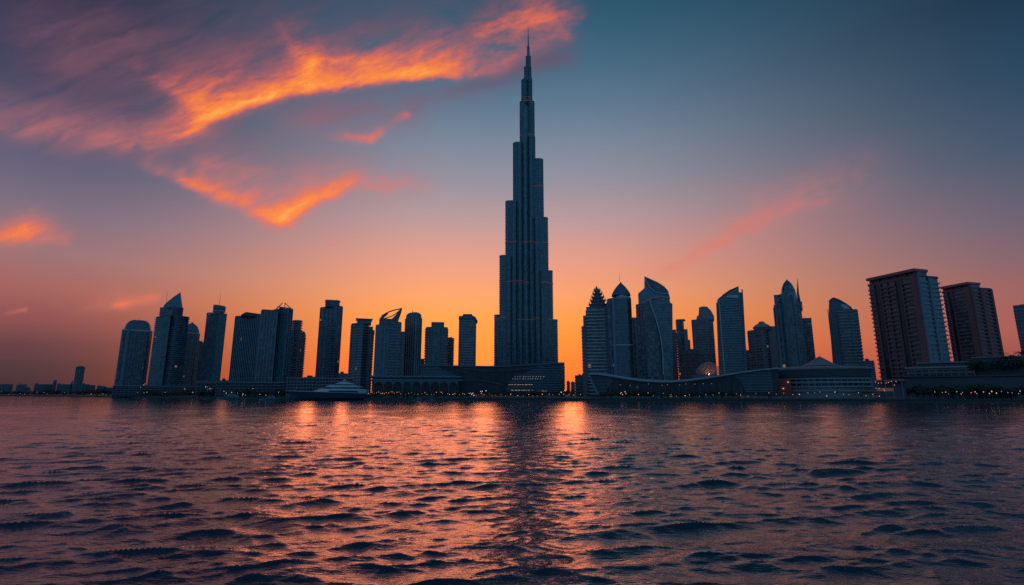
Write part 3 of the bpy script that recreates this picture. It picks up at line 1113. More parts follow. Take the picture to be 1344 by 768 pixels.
t = Tower('apartment_block', 'low pinkish block with horizontal balcony strips behind the glowing fan canopy', 'building', 906, 680)
t.shaft(t.rect(895, 917, 480, 0, 30), -1, t.Z(461), 'navy', (4.2, 1.2, 1.7, 'pink'))
t.shaft(t.rect(915, 934, 480, 2, 30), -1, t.Z(466), 'navy', (4.2, 1.0, 1.4, 'mauve'), name='right_wing')

# 18 rounded gable tower
t = Tower('residential_tower', 'grey-brown tower with rounded shoulders left of the shark-fin tower', 'tower', 928, 820)
p = t.rect(912, 934.5, 480, 0, 36, 3)
zs = t.Z(419)
t.shaft(p, -1, zs, 'grey_glass', (3.9, .7, 1.3, 'mauve'), (14, 1.6, .9, 'mauve'), roof=False)
t.add('gable', MB().xz(t.xz([(913.8, 419.5), (914.5, 416), (917, 413), (917.3, 404), (921, 402.4), (928, 402.6), (933, 407.5), (937, 414.5), (937.5, 419.5)], 3), 2, 28), 'mauve')
t.shaft(t.rect(933, 940, 480, 4, 30), -1, t.Z(421), 'navy', (3.9, .6, 1.2, 'mauve'), name='right_wing')
t.mast(924, 403, 399.5, 6, .5)

# 19 shark-fin tower
t = Tower('office_tower', 'blue banded tower with shark-fin arc roof and knife-edge right fin', 'tower', 960, 640)
p = t.rect(942.6, 977, 480, 0, 34)
body = t.xz([(945.6, 516), (940.8, 398.5), (941.8, 392.5), (950, 386.5), (958, 381), (969.3, 376.2), (970.0, 383.5), (974.6, 384), (980.3, 516)], 0)
t.add('shaft', MB().xz(body, 0, 34), 'teal')
mb = MB()
for k in range(31):
    py = 394.5 + k * 3.3
    z = t.Z(py, 960, -1)
    mb.box(t.X(np.interp(py, [384, 498], [941.6, 945.2]), py, -1), t.X(np.interp(py, [384, 498], [973.0, 977.8]), py, -1), -1.0, 2, z, z + 1.2)
t.add('floor_banding', mb, 'blue_metal')
t.add('right_fin', MB().xz(t.xz([(973.4, 379.6), (974.8, 380), (982.6, 516), (978.6, 516)], -3), -4, 36), 'slate')
t.add('left_pier', MB().xz(t.xz([(939.9, 397.5), (941.9, 397.5), (946.9, 516), (944.4, 516)], -2), -2.2, 30), 'slate')
t.add('stair_strip', MB().box(t.X(949.6, 480), t.X(951, 480), -1.8, 2, -1, t.Z(392)), 'pale')
t.add('roof_glazing', MB().xz(t.xz([(953, 390.5), (954.5, 387.6), (968.8, 387), (969, 391.5)], -1.5), -1.6, 1), 'pale')
t.add('roof_edge', MB().tube([(x, -.4, z) for x, z in t.xz([(943.2, 393), (950, 386.7), (958, 381.2), (969.3, 376.4)], 0)], .7), 'slate')

# 20 pavilion-roofed tower
t = Tower('residential_tower', 'shorter mauve tower with small pavilion roof left of the bullet tower', 'tower', 1003, 760)
p = t.corner(985.4, 1004, 1020.8, 480, -3, 40)
zs = t.Z(433.5)
t.shaft(p, -1, zs, 'grey_glass', (3.9, .8, 1.3, 'mauve'), (13, 1.6, 1.0, 'mauve'))
pr = t.rect(989.5, 1011, 431, 2, 22)
t.add('roof_storey', MB().prism(pr, zs, t.Z(429.5)), 'navy')
pe = offset_poly(pr, 1.5)
t.add('pavilion_roof', MB().loft([(pe, t.Z(429.6)), (scaled(pe, .75), t.Z(426.5)), (scaled(pe, .4), t.Z(424)), (scaled(pe, .22), t.Z(421))]), 'mauve')
t.add('right_wing', MB().prism(t.rect(1009, 1019.5, 440, 5, 22), -1, t.Z(428.5)), 'mauve')

t = Tower('apartment_block', 'low block in the shadow between shark-fin and pavilion-roofed towers', 'building', 985, 860)
t.shaft(t.rect(976, 990, 480, 0, 24), -1, t.Z(461), 'navy', (4.2, .6, 1.4, 'mauve'))

# 21 bullet tower
t = Tower('skyscraper', 'dark glass tower with pointed bullet-shaped crown and separate needle', 'tower', 1041, 640)
body = t.rect(1024, 1059, 480, 0, 36, 6, 4)
zs = t.Z(398)
t.shaft(body, -1, zs, 'navy', (4.0, .3, .7, 'slate'), (4.6, .7, .8, 'blue_metal'), roof=False)
ctr = t.rect(1029.5, 1051.5, 480, -3, 30, 8, 4)
t.add('centre_bay', MB().prism(ctr, -1, t.Z(386)), 'teal')
t.add('centre_cladding', MB().fins(ctr, -1, t.Z(388), 3.6, .4, .4), 'slate')
t.add('left_wing', MB().prism(t.rect(1021, 1027, 470, 3, 28), -1, t.Z(402)), 'slate')
t.add('left_wing', MB().prism(t.rect(1023.5, 1029, 470, 1, 28), -1, t.Z(386)), 'mauve')
cp = t.rect(1023.5, 1046.5, 388, -1, 28, 10, 5)
t.add('bullet_crown', MB().loft([(scaled(cp, k), t.Z(v)) for k, v in ((1.0, 399), (.98, 392), (.93, 386), (.83, 380), (.68, 375), (.5, 371), (.3, 368.2), (.1, 366.2), (.02, 364.6))]), 'teal')
mb = MB()
for cxp, cyp, rr in ((1034.5, 378.5, 2.6), (1039, 391, 4.2), (1024.8, 393.5, 2.4)):
    x, z = t.X(cxp, cyp, -2), t.Z(cyp, cxp, -2)
    r_ = rr * t.r0 / 690
    mb.tube([(x + r_ * math.cos(a), -2.4, z + r_ * math.sin(a)) for a in np.linspace(-.3, math.pi + .3, 12)], .5, 5)
t.add('crown_arch', mb, 'pale')
zs2 = t.Z(397)
t.add('right_shoulder', MB().prism(t.rect(1044, 1053, 400, 2, 26), zs - 8, zs2), 'slate')
x0 = t.X(1048.6, 397, 8)
t.add('needle', MB().loft([(ellipse(x0 + .6, 10, 1.9, 1.9, 8), zs2 - 3), (ellipse(x0, 10, 1.2, 1.2, 8), t.Z(384)), (ellipse(t.X(1047, 368, 8), 10, .2, .2, 8), t.Z(366))]), 'pink')

t = Tower('office_block', 'plain block rising behind the right side of the bullet-crowned tower', 'building', 1063, 760)
t.shaft(t.rect(1054, 1071.5, 480, 0, 28), -1, t.Z(419), 'navy', (4.2, .3, .9, 'slate'), None)
t.add('rooftop_sign_frame', MB().box(t.X(1060, 424), t.X(1065, 424), -.6, .2, t.Z(426), t.Z(424.6)), 'pale')

# 22 curved-roof tower
t = Tower('residential_tower', 'grey tower with smooth curved roof sloping down to the right', 'tower', 1113, 680)
zs = t.Z(409)
p = t.rect(1093.5, 1132.5, 480, 0, 34)
t.add('shaft', MB().xz(t.xz([(1096.2, 516), (1087.6, 411), (1088, 396), (1091, 392.5), (1094, 391), (1101, 393.3), (1110, 398.5), (1117, 404), (1120.3, 410), (1128.3, 516)], 0), 0, 32), 'slate')
t.add('curved_gable', MB().tube([(x, -.5, z) for x, z in t.xz([(1088, 396), (1091, 392.7), (1094, 391.2), (1101, 393.5), (1110, 398.7), (1117, 404), (1120, 409)], 0)], .9), 'mauve')
t.add('arched_window', MB().xz(t.xz([(1103.5, 401.5), (1105, 398.8), (1109, 399.5), (1114.5, 403.5), (1115.5, 406), (1108, 405.5)], -.8), -.8, 1), 'pale')
ba = t.rect(1108.5, 1122, 480, -2, 14)
t.add('balcony_bay', MB().prism(ba, -1, t.Z(408)), 'grey_glass')
t.add('balcony_banding', MB().bands(ba, -1, t.Z(408), 4.1, 1.1, 1.2), 'concrete')
wg = t.rect(1121, 1132.8, 470, 1, 28)
t.shaft(wg, -1, t.Z(408.5), 'navy', (4.1, 1.1, 1.3, 'concrete'), None, name='right_wing')
t.add('facade_cladding', MB().fins(t.rect(1095, 1108, 480, 0, 8), -1, t.Z(405), 4, .8, .8, (1, 2, 3)), 'mauve')


# 23, 24 the pair with overhanging terracotta roofs
def terrace_tower(label, px, Y, Lp, Cp, Rp, pyref, a, roof_pts_top, body_top, glass_split):
    t = Tower('residential_tower', label, 'tower', px, Y)
    poly = t.corner(Lp, Cp, Rp, pyref, -6, a)
    zs = t.Z(body_top, Cp, -6)
    t.add('shaft', MB().prism(poly, -1, zs), 'grey_glass')
    C, Rq, Bq, Lq = poly[0], poly[1], poly[2], poly[3]
    if abs(C[1] + 6) > 1e-6:
        k = [i for i, p in enumerate(poly) if abs(p[1] + 6) < 1e-6][0]
        poly = poly[k:] + poly[:k]
        C, Rq, Bq, Lq = poly

    def along(f, dep):
        """a point on the long left-hand face"""
        ux, uy = Lq[0] - C[0], Lq[1] - C[1]
        L = math.hypot(ux, uy)
        nx, ny = uy / L, -ux / L
        if ny > 0:
            nx, ny = -nx, -ny
        return (C[0] + ux * f + nx * dep, C[1] + uy * f + ny * dep)

    def quad(f0, f1, d0, d1):
        return ccw([along(f0, d0), along(f0, d1), along(f1, d1), along(f1, d0)])
    pier, glz = MB(), MB()
    pitch = 4.0
    for f0, f1, kind in t_layout:
        if kind == 'pier':
            pier.prism(quad(f0, f1, -.5, 1.6), -1, zs + 1)
        elif kind == 'glass':
            glz.prism(quad(f0, f1, -.5, .35), -1, zs)
        else:
            # one comb-shaped section: back wall, floor slabs and upstands
            dp, prof, z = (1.9 if kind == 'deep' else 1.1), [(-.5, 2.0)], 3.0
            prof.append((-.1, 2.0))
            while z < zs - 2:
                prof += [(-.1, z), (dp, z), (dp, z + 1.3), (dp - .2, z + 1.3), (dp - .2, z + .5), (-.1, z + .5)]
                z += pitch
            prof += [(-.1, zs - 1), (-.5, zs - 1)]
            balc = MB()
            for f in (f0, f1):
                for d_, z_ in prof:
                    q_ = along(f, d_)
                    balc.V.append((q_[0], q_[1], z_))
            n_ = len(prof)
            balc.F = [(i_, (i_ + 1) % n_, n_ + (i_ + 1) % n_, n_ + i_) for i_ in range(n_)] + [tuple(range(n_))[::-1], tuple(range(n_, 2 * n_))]
            t.add('balcony_stack', balc, 'pink')
    t.add('facade_pier', pier, 'pink')
    t.add('stair_glazing', glz, 'dark_glass')
    # right-hand face
    ux, uy = Rq[0] - C[0], Rq[1] - C[1]
    L = math.hypot(ux, uy)
    nx, ny = uy / L, -ux / L
    if ny > 0:
        nx, ny = -nx, -ny

    def ar(f, dep):
        return (C[0] + ux * f + nx * dep, C[1] + uy * f + ny * dep)

    def qr(f0, f1, d0, d1):
        return ccw([ar(f0, d0), ar(f0, d1), ar(f1, d1), ar(f1, d0)])
    mb = MB()
    z = 3.0
    while z < zs - 2:
        mb.prism(qr(0.06, 1.03, -.5, 1.2), z, z + (1.5 if glass_split else 1.9))
        z += pitch
    t.add('floor_banding', mb, 'blue_metal' if glass_split else 'pink')
    mb = MB()
    for f in ((0.0, .06), (.48, .54)) if glass_split else ((0.0, .1), (.46, .6), (.95, 1.04)):
        mb.prism(qr(f[0], f[1], -.5, 1.7), -1, zs + .8)
    t.add('corner_pier', mb, 'mauve' if glass_split else 'pink')
    if glass_split:
        t.add('glass_bay', MB().prism(qr(.08, .8, -.5, .6), -1, zs + .5), 'teal')
    # attic storey and broad flat roof
    att = ccw([along(.0, -2), along(.97, -2), (along(.97, -2)[0] + ux * .45, along(.97, -2)[1] + uy * .45), (along(0, -2)[0] + ux * .45, along(0, -2)[1] + uy * .45)])
    zr = t.Z(roof_pts_top, Cp, -6)
    t.add('attic', MB().prism(att, zs, zr - 2.6), 'mauve')
    rf = ccw([along(-.02, 2.6), along(1.0, 2.6), (along(1.0, 0)[0] + ux * .55, along(1.0, 0)[1] + uy * .55), (along(-.02, 0)[0] + ux * .55, along(-.02, 0)[1] + uy * .55)])
    t.add('flat_roof', MB().prism(rf, zr - 2.6, zr), 'terracotta')
    t.add('parapet', MB().prism(offset_poly(poly, .6), zs - .5, zs + 1.6), 'pink')
    t.add('eave_strut', MB().fins(quad(0.02, .96, -1.8, -.2), zs + .5, zr - 2.8, 9, .8, .6), 'pink')
    return t


t_layout = [(0.0, .10, 'pier'), (.10, .28, 'deep'), (.28, .30, 'pier'), (.30, .42, 'glass'), (.42, .44, 'pier'), (.44, .58, 'deep'), (.58, .60, 'pier'), (.60, .72, 'deep'), (.72, .74, 'pier'), (.74, .86, 'glass'), (.86, .88, 'pier'), (.88, 1.0, 'deep')]
terrace_tower('large pinkish balconied tower with teal glass corner and overhanging red roof', 1208, 470, 1151.5, 1219.5, 1249.5, 475, 34, 350.5, 361, True)
t_layout = [(0.0, .16, 'pier'), (.16, .62, 'shallow'), (.62, .66, 'pier'), (.66, .80, 'glass'), (.80, .84, 'pier'), (.84, 1.0, 'shallow')]
terrace_tower('smaller brick-pink tower with red flat roof behind the glass-cornered one', 1280, 560, 1250, 1287.5, 1316, 465, 34, 368.5, 377, False)

t = Tower('residential_tower', 'dark tower cut off by the right edge of the view', 'tower', 1356, 620)
t.shaft(t.rect(1344.5, 1372, 480, 0, 30), -1, t.Z(402), 'navy', (4, .6, 1.2, 'mauve'), None)

# --- distant skyline ----------------------------------------------------------
FARL = 'low dark blocks along the distant left shore'
far = [(8, 18, 504.3, 'flat-roofed dark block at the left edge of the far shore', ((-20, 17, 504.3),)),
       (29, 12, 504.5, 'small dark block second from the left on the far shore', ((22, 35.5, 504.5), (35, 41, 509))),
       (57, 24, 504.3, 'long dark block on the far shore left of the leaning-looking slab', ((45.5, 70, 504.3),)),
       (72, 5, 499.6, 'little stub tower poking above the long far-shore block', ((69.5, 73.8, 499.6),)),
       (85, 20, 504.2, 'dark block just left of the lone far-shore slab', ((75, 96, 504.2), (93, 95.2, 501))),
       (115, 14, 504.8, 'stepped dark block just right of the lone far-shore slab', ((107.5, 114.5, 504.2), (114, 125.5, 505.4))),
       (135, 10, 507.3, 'lowest dark block at the right end of the far shore', ((128, 138.5, 506.8), (137, 152, 508.6)))]
for px, w, py, lab, boxes in far:
    t = Tower('apartment_block', lab, 'building', px, 1750 if px > 40 else 1900, group=FARL)
    for a, b, c in boxes:
        p = t.rect(a, b, 505, 0, 40)
        t.add('block', MB().prism(p, -1, t.Z(c)), 'navy')
        t.add('floor_banding', MB().bands(p, -1, t.Z(c) + 2, 5.5, .6, 2.2).box(p[0][0] + 2, p[0][0] + 8, 10, 20, t.Z(c), t.Z(c) + 3), 'slate')
t = Tower('office_tower', 'lone plain slab tower on the distant left shore', 'tower', 102, 1600)
p = t.rect(96.2, 108.2, 505, -4, 34)
t.shaft(p, -1, t.Z(482.2), 'navy', (5, .4, 1.6, 'slate'), None)
t.add('plant_room', MB().prism(scaled(p, .5), t.Z(482.2), t.Z(480.4)), 'roof')

FARM = 'distant city blocks seen through gaps between towers'
gaps = [(295, 289, 301, 499, 1300, 'far roofline in the gap left of the wide finned slab'),
        (407, 398, 418, 495, 1400, 'far low roofline in the gap left of the tall plain tower'),
        (452, 443, 456, 490, 1400, 'far dark block in the gap right of the tall plain tower'),
        (458, 454, 463, 492.5, 1300, 'far lower block beside the brownish balconied tower'),
        (746, 743.5, 748, 500.5, 2400, 'far stub block just right of the tallest tower'),
        (752, 749, 754.5, 501.5, 2400, 'far stub block in the middle of the central gap'),
        (759, 756.5, 762, 500, 2300, 'far stub block nearest the ornate tower'),
        (1141, 1134, 1150, 473.5, 1100, 'far stepped block in the gap left of the large pinkish tower'),
        (1076, 1071, 1082, 477, 1200, 'far low block in the gap behind the tent roof'),
        (1016, 1008, 1024, 470, 1200, 'far block low between pavilion-roofed and bullet towers')]
for px, a, b, py, Y, lab in gaps:
    t = Tower('city_block', lab, 'building', px, Y, group=FARM)
    p = t.rect(a, b, 495, 0, 40)
    t.add('block', MB().prism(p, -1, t.Z(py)), 'navy')
    w = p[1][0] - p[0][0]
    t.add('plant_room', MB().box(p[0][0] + w * .25, p[0][0] + w * .6, 6, 22, t.Z(py), t.Z(py) + 4.5), 'roof')
    t.add('floor_banding', MB().bands(p, -1, t.Z(py), 4.5, .4, 1.6), 'mauve')

# ------------------------------------------------------------------ waterfront buildings
# terraces and podiums on the left
for px, a, b, py, lab, mat in ((205, 149, 262, 507, 'long low podium under the dome and sail towers', 'slate'),
                               (280, 258, 303, 502, 'low podium block with red lights at the foot of the slab tower', 'slate'),
                               (332, 284, 383, 502.3, 'low podium with pale roof edge under the wide finned slab', 'slate'),
                               (418, 377, 463, 497, 'gridded low building behind the white yacht', 'mauve')):
    Y = shore_y(px) + 70
    t = Tower('podium_building', lab, 'building', px, Y)
    p = t.rect(a, b, 505, 0, 60)
    z = t.Z(py)
    t.add('glazing', MB().prism(p, -1, z), 'dark_glass')
    t.add('floor_banding', MB().bands(p, -1, z, 3.6, .8, .9), mat)
    t.add('facade_cladding', MB().fins(p, -1, z, 5.0 if py > 500 else 3.4, .5, .6, (1, 2, 3)), mat)
    t.add('roof_edge', MB().prism(offset_poly(p, 1.4), z, z + .9), 'concrete')
    t.add('plant_room', MB().box(p[0][0] * .4, p[0][0] * .4 + 14, 14, 30, z, z + 2.6), 'roof')

# arcade with a row of arches
t = Tower('arcade_building', 'long two-tier arcade with a row of low arches left of the mall', 'building', 520, 560)
p = t.rect(488, 603, 505, 0, 40)
z = t.Z(495)
t.add('glazing', MB().prism(p, -1, z), 'dark_glass')
t.add('roof_edge', MB().prism(offset_poly(p, 2), z, z + 1.3), 'blue_metal')
t.add('balcony', MB().prism(offset_poly(p, 3), t.Z(499.5), t.Z(498)), 'blue_metal')
mb = MB()
x0, x1 = t.X(491, 505), t.X(600, 505)
n = 9
for k in range(n):
    a, b = x0 + (x1 - x0) * k / n, x0 + (x1 - x0) * (k + 1) / n
    zt, zb_ = t.Z(501), t.Z(508)
    pts = [(a + (b - a) * (.5 - .5 * math.cos(u)), -3.4 - .0 * u, zb_ + (zt - zb_) * math.sin(u)) for u in np.linspace(0, math.pi, 11)]
    mb.tube(pts, .45, 5)
    mb.tube([(a, -3.4, -1), (a, -3.4, zb_)], .4, 5)
t.add('arch_rib', mb, 'slate')
mb = MB()
for k in range(n):
    a, b = x0 + (x1 - x0) * k / n, x0 + (x1 - x0) * (k + 1) / n
    zt, zb_ = t.Z(501), t.Z(508)
    pts = [(a + (b - a) * (.5 - .5 * math.cos(u)), zb_ + (zt - zb_) * math.sin(u)) for u in np.linspace(0, math.pi, 11)]
    pts = pts + [(b, zt + .6), (a, zt + .6)]
    c = len(mb.V)
    mb.V += [(x, -2.6, zz) for x, zz in pts]
    m_ = len(pts)
    # spandrel pieces above each arch
    for i in range(10):
        xa, za = pts[i]
        xb, zb2 = pts[i + 1]
        d = len(mb.V)
        mb.V += [(xa, -2.6, za), (xb, -2.6, zb2), (xb, -2.6, zt + .6), (xa, -2.6, zt + .6), (xa, -2.0, za), (xb, -2.0, zb2), (xb, -2.0, zt + .6), (xa, -2.0, zt + .6)]
        mb.F += [(d, d + 1, d + 2, d + 3), (d + 7, d + 6, d + 5, d + 4), (d, d + 4, d + 5, d + 1), (d + 3, d + 2, d + 6, d + 7)]
t.add('spandrel_wall', mb, 'slate')

# the curved mall under the tallest tower
t = Tower('shopping_mall', 'long dark mall with gently sagging roof at the foot of tallest tower', 'building', 643, 590)
top = [(551.5, 479.2), (580, 479.6), (610, 480.6), (640, 481), (670, 480.2), (700, 478.4), (735, 476.8)]
wall = t.xz([(553, 518)] + [(a, b + 1) for a, b in top] + [(734.6, 518)], 0)
t.add('hall', MB().xz(wall, 0, 60), 'dark_glass')
mb = MB()
up = t.xz(top, 0)
for (xa, za), (xb, zb2) in zip(up[:-1], up[1:]):
    d = len(mb.V)
    mb.V += [(xa, -3, za - .9), (xb, -3, zb2 - .9), (xb, -3, zb2 + .5), (xa, -3, za + .5), (xa, 62, za - .9), (xb, 62, zb2 - .9), (xb, 62, zb2 + .5), (xa, 62, za + .5)]
    mb.F += [(d, d + 1, d + 2, d + 3), (d + 3, d + 2, d + 6, d + 7), (d + 4, d + 7, d + 6, d + 5), (d, d + 4, d + 5, d + 1)]
t.add('roof', mb, 'slate')
mb = MB()
for k in range(9):
    py = 482.5 + k * 1.9
    xr = np.interp(py, [482, 486, 497, 500], [577, 581, 602, 604])
    z = t.Z(py)
    mb.box(t.X(552.5, 485), t.X(xr, 485), -1.2, 1, z, z + .7)
t.add('left_louvre', mb, 'blue_metal')
mb = MB()
for k in range(16):
    py = 480.8 + k * 2.2
    xl = np.interp(py, [480, 490, 500, 515], [706, 690, 668, 664])
    z = t.Z(py)
    mb.box(t.X(xl, 490), t.X(734.2, 490), -1.2, 1, z, z + .65)
t.add('right_louvre', mb, 'blue_metal')
for pts in ([(572, 482.5), (584, 487), (596, 492), (602, 497.5), (608, 500)], [(606, 483.5), (640, 487.5), (662, 487), (690, 484), (722, 479.5)], [(604, 500), (625, 499), (640, 501), (660, 505)]):
    t.add('roof_rib', MB().tube([(x, -1.6, z) for x, z in t.xz(pts, -1.5)], .5, 5), 'blue_metal')
rnd = random.Random(4)
for py, a, b, nn in ((494.5, 676, 716, 12), (497.5, 672, 712, 12), (505.2, 668, 699, 15), (512.6, 671, 701, 14), (513.6, 704, 718, 6)):
    mb = MB()
    z = t.Z(py)
    for k in range(nn):
        x = t.X(a + (b - a) * (k + rnd.uniform(-.2, .2)) / nn, 495)
        mb.box(x, x + rnd.uniform(.5, 1.1), -1.5, .5, z, z + .5)
    t.add('lit_window_row', mb, 'faint_lamp' if py < 500 else 'amber_lamp')
M_dummy = None
t = Tower('annex_block', 'narrow mauve annex block standing at the right end of the mall', 'building', 737, 640)
p = t.rect(733.5, 741, 490, 0, 26)
t.shaft(p, -1, t.Z(477.2), 'navy', (3.6, .5, 1.7, 'mauve'))

# the swoosh-roofed waterfront hall
t = Tower('waterfront_hall', 'long low glass hall under a pale ribbon roof that dips and rises', 'building', 890, 455)
rib_top = [(771, 489.3), (785, 489.2), (800, 491), (820, 494.5), (840, 497), (862, 498.8), (880, 499.2), (900, 498), (925, 495), (950, 491.3), (975, 487.5), (1000, 484.2), (1022, 482)]
rib_bot = [(771.5, 491.4), (785, 491.9), (800, 494), (820, 497.6), (840, 500.2), (862, 501.8), (880, 502), (900, 500.6), (925, 497.4), (950, 493.4), (975, 489.3), (1000, 486), (1022, 484)]
up, dn = t.xz(rib_top, -4), t.xz(rib_bot, -4)
mb = MB()
for i in range(len(up) - 1):
    d = len(mb.V)
    (xa, za), (xb, zb2), (xc, zc), (xd, zd) = dn[i], dn[i + 1], up[i + 1], up[i]
    mb.V += [(xa, -4, za), (xb, -4, zb2), (xc, -2, zc), (xd, -2, zd), (xa, 50, za), (xb, 50, zb2), (xc, 50, zc), (xd, 50, zd)]
    mb.F += [(d, d + 1, d + 2, d + 3), (d + 3, d + 2, d + 6, d + 7), (d + 4, d + 7, d + 6, d + 5), (d, d + 4, d + 5, d + 1)]
    if i == 0:
        mb.F.append((d, d + 3, d + 7, d + 4))
t.add('ribbon_roof', mb, 'concrete')
lo = t.xz([(786.5, 519.5), (774, 491.5)] + [(a, b - .6) for a, b in rib_bot[1:]] + [(1022, 519.5)], 0)
t.add('glass_hall', MB().xz(lo, 0, 48), 'dark_glass')
q = t.xz([(771.8, 490), (785.6, 518.5)], -2)
t.add('raking_strut', MB().xz([(q[0][0] - .6, q[0][1]), (q[0][0] + 1.0, q[0][1]), (q[1][0] + 1.2, q[1][1]), (q[1][0] - .6, q[1][1])], -3.6, 20), 'blue_metal')
mb = MB()
for k in range(13):
    py = 493.5 + k * 1.9
    xl = np.interp(py, [491, 519], [774.5, 786.4])
    xr = np.interp(py, [493, 500, 510], [800, 806, 796])
    z = t.Z(py)
    mb.box(t.X(xl, 500), t.X(xr, 500), -.9, 1, z, z + .4)
t.add('left_louvre', mb, 'blue_metal')
mb = MB()
for k in range(14):
    py = 487.5 + k * 2.05
    xl = np.interp(py, [487, 491, 495, 500, 516], [982, 962, 966, 972, 978])
    z = t.Z(py, 990)
    mb.box(t.X(xl, 500), t.X(1013, 500), -.9, 1, z, z + .5)
t.add('right_louvre', mb, 'blue_metal')
mb = MB()
for k in range(21):
    x = t.X(792 + k * 9, 505)
    mb.box(x - .15, x + .15, -.4, .4, -1, t.Z(503.5))
t.add('mullion', mb, 'slate')
for a, b in ((814, 505.5), (827, 506.3), (836, 508.5), (851, 504.2), (869, 506), (876, 505.2), (892, 505.6), (900, 504.2), (912, 504.4), (923, 503.8), (934, 503.8)):
    x, z = t.X(a, b, -1), t.Z(b, a, -1)
    t.add('downlight', MB().box(x - .3, x + .3, -1.2, -.6, z, z + .25), 'amber_lamp')

# glowing fan canopy behind it
t = Tower('fan_canopy', 'translucent fan-shaped canopy glowing orange behind the dip of ribbon roof', 'canopy', 931, 540)
base = t.xz([(930.5, 491.5)], 0)[0]
mb = MB()
arc = t.xz([(912, 490), (915, 483), (921, 477.5), (929, 474.3), (936, 476), (943, 481), (948, 489)], 0)
fine = []
for i in range(len(arc) - 1):
    for k in range(3):
        f = k / 3
        fine.append((arc[i][0] * (1 - f) + arc[i + 1][0] * f, arc[i][1] * (1 - f) + arc[i + 1][1] * f))
fine.append(arc[-1])
for i in range(len(fine) - 1):
    d = len(mb.V)
    a, b = fine[i], fine[i + 1]
    mb.V += [(base[0], 0, base[1] - 3), (a[0], 4.2 if i % 2 else 4.7, a[1]), (b[0], 4.7 if i % 2 else 4.2, b[1]), (base[0], .25, base[1] - 3), (a[0], 4.45 if i % 2 else 4.95, a[1]), (b[0], 4.95 if i % 2 else 4.45, b[1])]
    mb.F += [(d, d + 1, d + 2), (d + 5, d + 4, d + 3), (d + 1, d + 4, d + 5, d + 2)]
t.add('fan_membrane', mb, 'membrane')
t.add('plinth', MB().box(t.X(909, 490), t.X(950, 490), 4, 14, -1, t.Z(492)), 'slate')
t.add('lantern', MB().loft([(ellipse(base[0], -3, .3, .3, 8), base[1] - .6), (ellipse(base[0], -3, .55, .55, 8), base[1]), (ellipse(base[0], -3, .2, .2, 8), base[1] + .6)]), 'bright_lamp')
ld = bpy.data.lights.new('canopy_uplight', 'SPOT')
ld.energy = 1300
ld.color = (1.0, 0.42, 0.16)
ld.shadow_soft_size = 0.3
lo_ = bpy.data.objects.new('canopy_uplight', ld)
COL.objects.link(lo_)
lo_.parent = t.o
lo_.location = (base[0], -4.5, base[1] + .6)
lo_.rotation_euler = (R(128), 0, 0)
ld.spot_size = R(110)
ld.spot_blend = .6

# the oval arena with a tent peak
t = Tower('arena', 'oval terraced arena with flared dark roof, brown corner wall and small tent peak', 'arena', 1080, 440)
xl, xr = t.X(1009, 500), t.X(1149, 500)
cx, hw = (xl + xr) / 2, (xr - xl) / 2
ry = hw * .62


def oval(k, dz=0):
    return ellipse(cx, ry, hw * k, ry * k, 48)


t.add('terrace_core', MB().prism(oval(.955), -1, t.Z(494)), 'mauve')
for a, b, k in ((497.5, 496, .985), (503, 500.5, 1.0), (508.5, 506.3, 1.0), (514, 512, 1.0)):
    t.add('terrace_band', MB().prism(oval(k), t.Z(a), t.Z(b)), 'concrete')
t.add('window_band', MB().prism(oval(.962), t.Z(500.8), t.Z(498)), 'dark_glass')
t.add('window_band', MB().prism(oval(.962), t.Z(506.5), t.Z(503.3)), 'dark_glass')
mb = MB()
for k in range(0, 48):
    a = 2 * math.pi * k / 48 + .03
    if math.sin(a) < .35:
        x, y = cx + hw * .972 * math.cos(a), ry + ry * .972 * math.sin(a)
        mb.box(x - .25, x + .25, y - .3, y + .3, t.Z(512), t.Z(496.5))
t.add('column', mb, 'concrete')
t.add('soffit', MB().loft([(oval(.955), t.Z(496)), (oval(.975), t.Z(493)), (oval(1.005), t.Z(487.5)), (oval(1.035), t.Z(484.3))]), 'roof')
mb = MB()
for k in range(4):
    py = 494 - k * 2.3
    kk = np.interp(py, [484.3, 487.5, 493], [1.04, 1.011, .981])
    mb.prism(oval(kk), t.Z(py), t.Z(py) + .18)
t.add('soffit_batten', mb, 'slate')
t.add('roof_rim', MB().loft([(oval(1.04), t.Z(484.3)), (oval(1.045), t.Z(482.8)), (oval(.96), t.Z(481)), (oval(.6), t.Z(479.5)), (oval(.3), t.Z(479))]), 'mauve')
x = t.X(1076, 475, ry)
z0, z1 = t.Z(480.5, 1076, ry), t.Z(468, 1076, ry)
t.add('tent_peak', MB().loft([(ellipse(x, ry, 15.0 * k, 15.0 * k, 12), z0 + (z1 - z0) * v) for k, v in ((1, 0), (.62, .33), (.34, .66), (.14, .9), (.02, 1.0))]), 'mauve')
t.mast(1076, 469, 463.5, ry, .3, 'flagpole')
wl_ = [(t.X(1007.5, 505), -1), (t.X(1038, 505), -3.5), (t.X(1038, 505), 10), (t.X(1007.5, 505), 14)]
t.add('corner_wall', MB().prism(ccw(wl_), -1, t.Z(496.5)), 'terracotta')
for a, b in ((1013.5, 510), (1028, 510), (1034.3, 501.6)):
    xx, z = t.X(a, b, -3.4), t.Z(b, a, -3.4)
    t.add('wall_light', MB().loft([(ellipse(xx, -3.6, .35, .35, 8), z - .35), (ellipse(xx, -3.6, .5, .5, 8), z), (ellipse(xx, -3.6, .3, .3, 8), z + .35)]), 'warm')

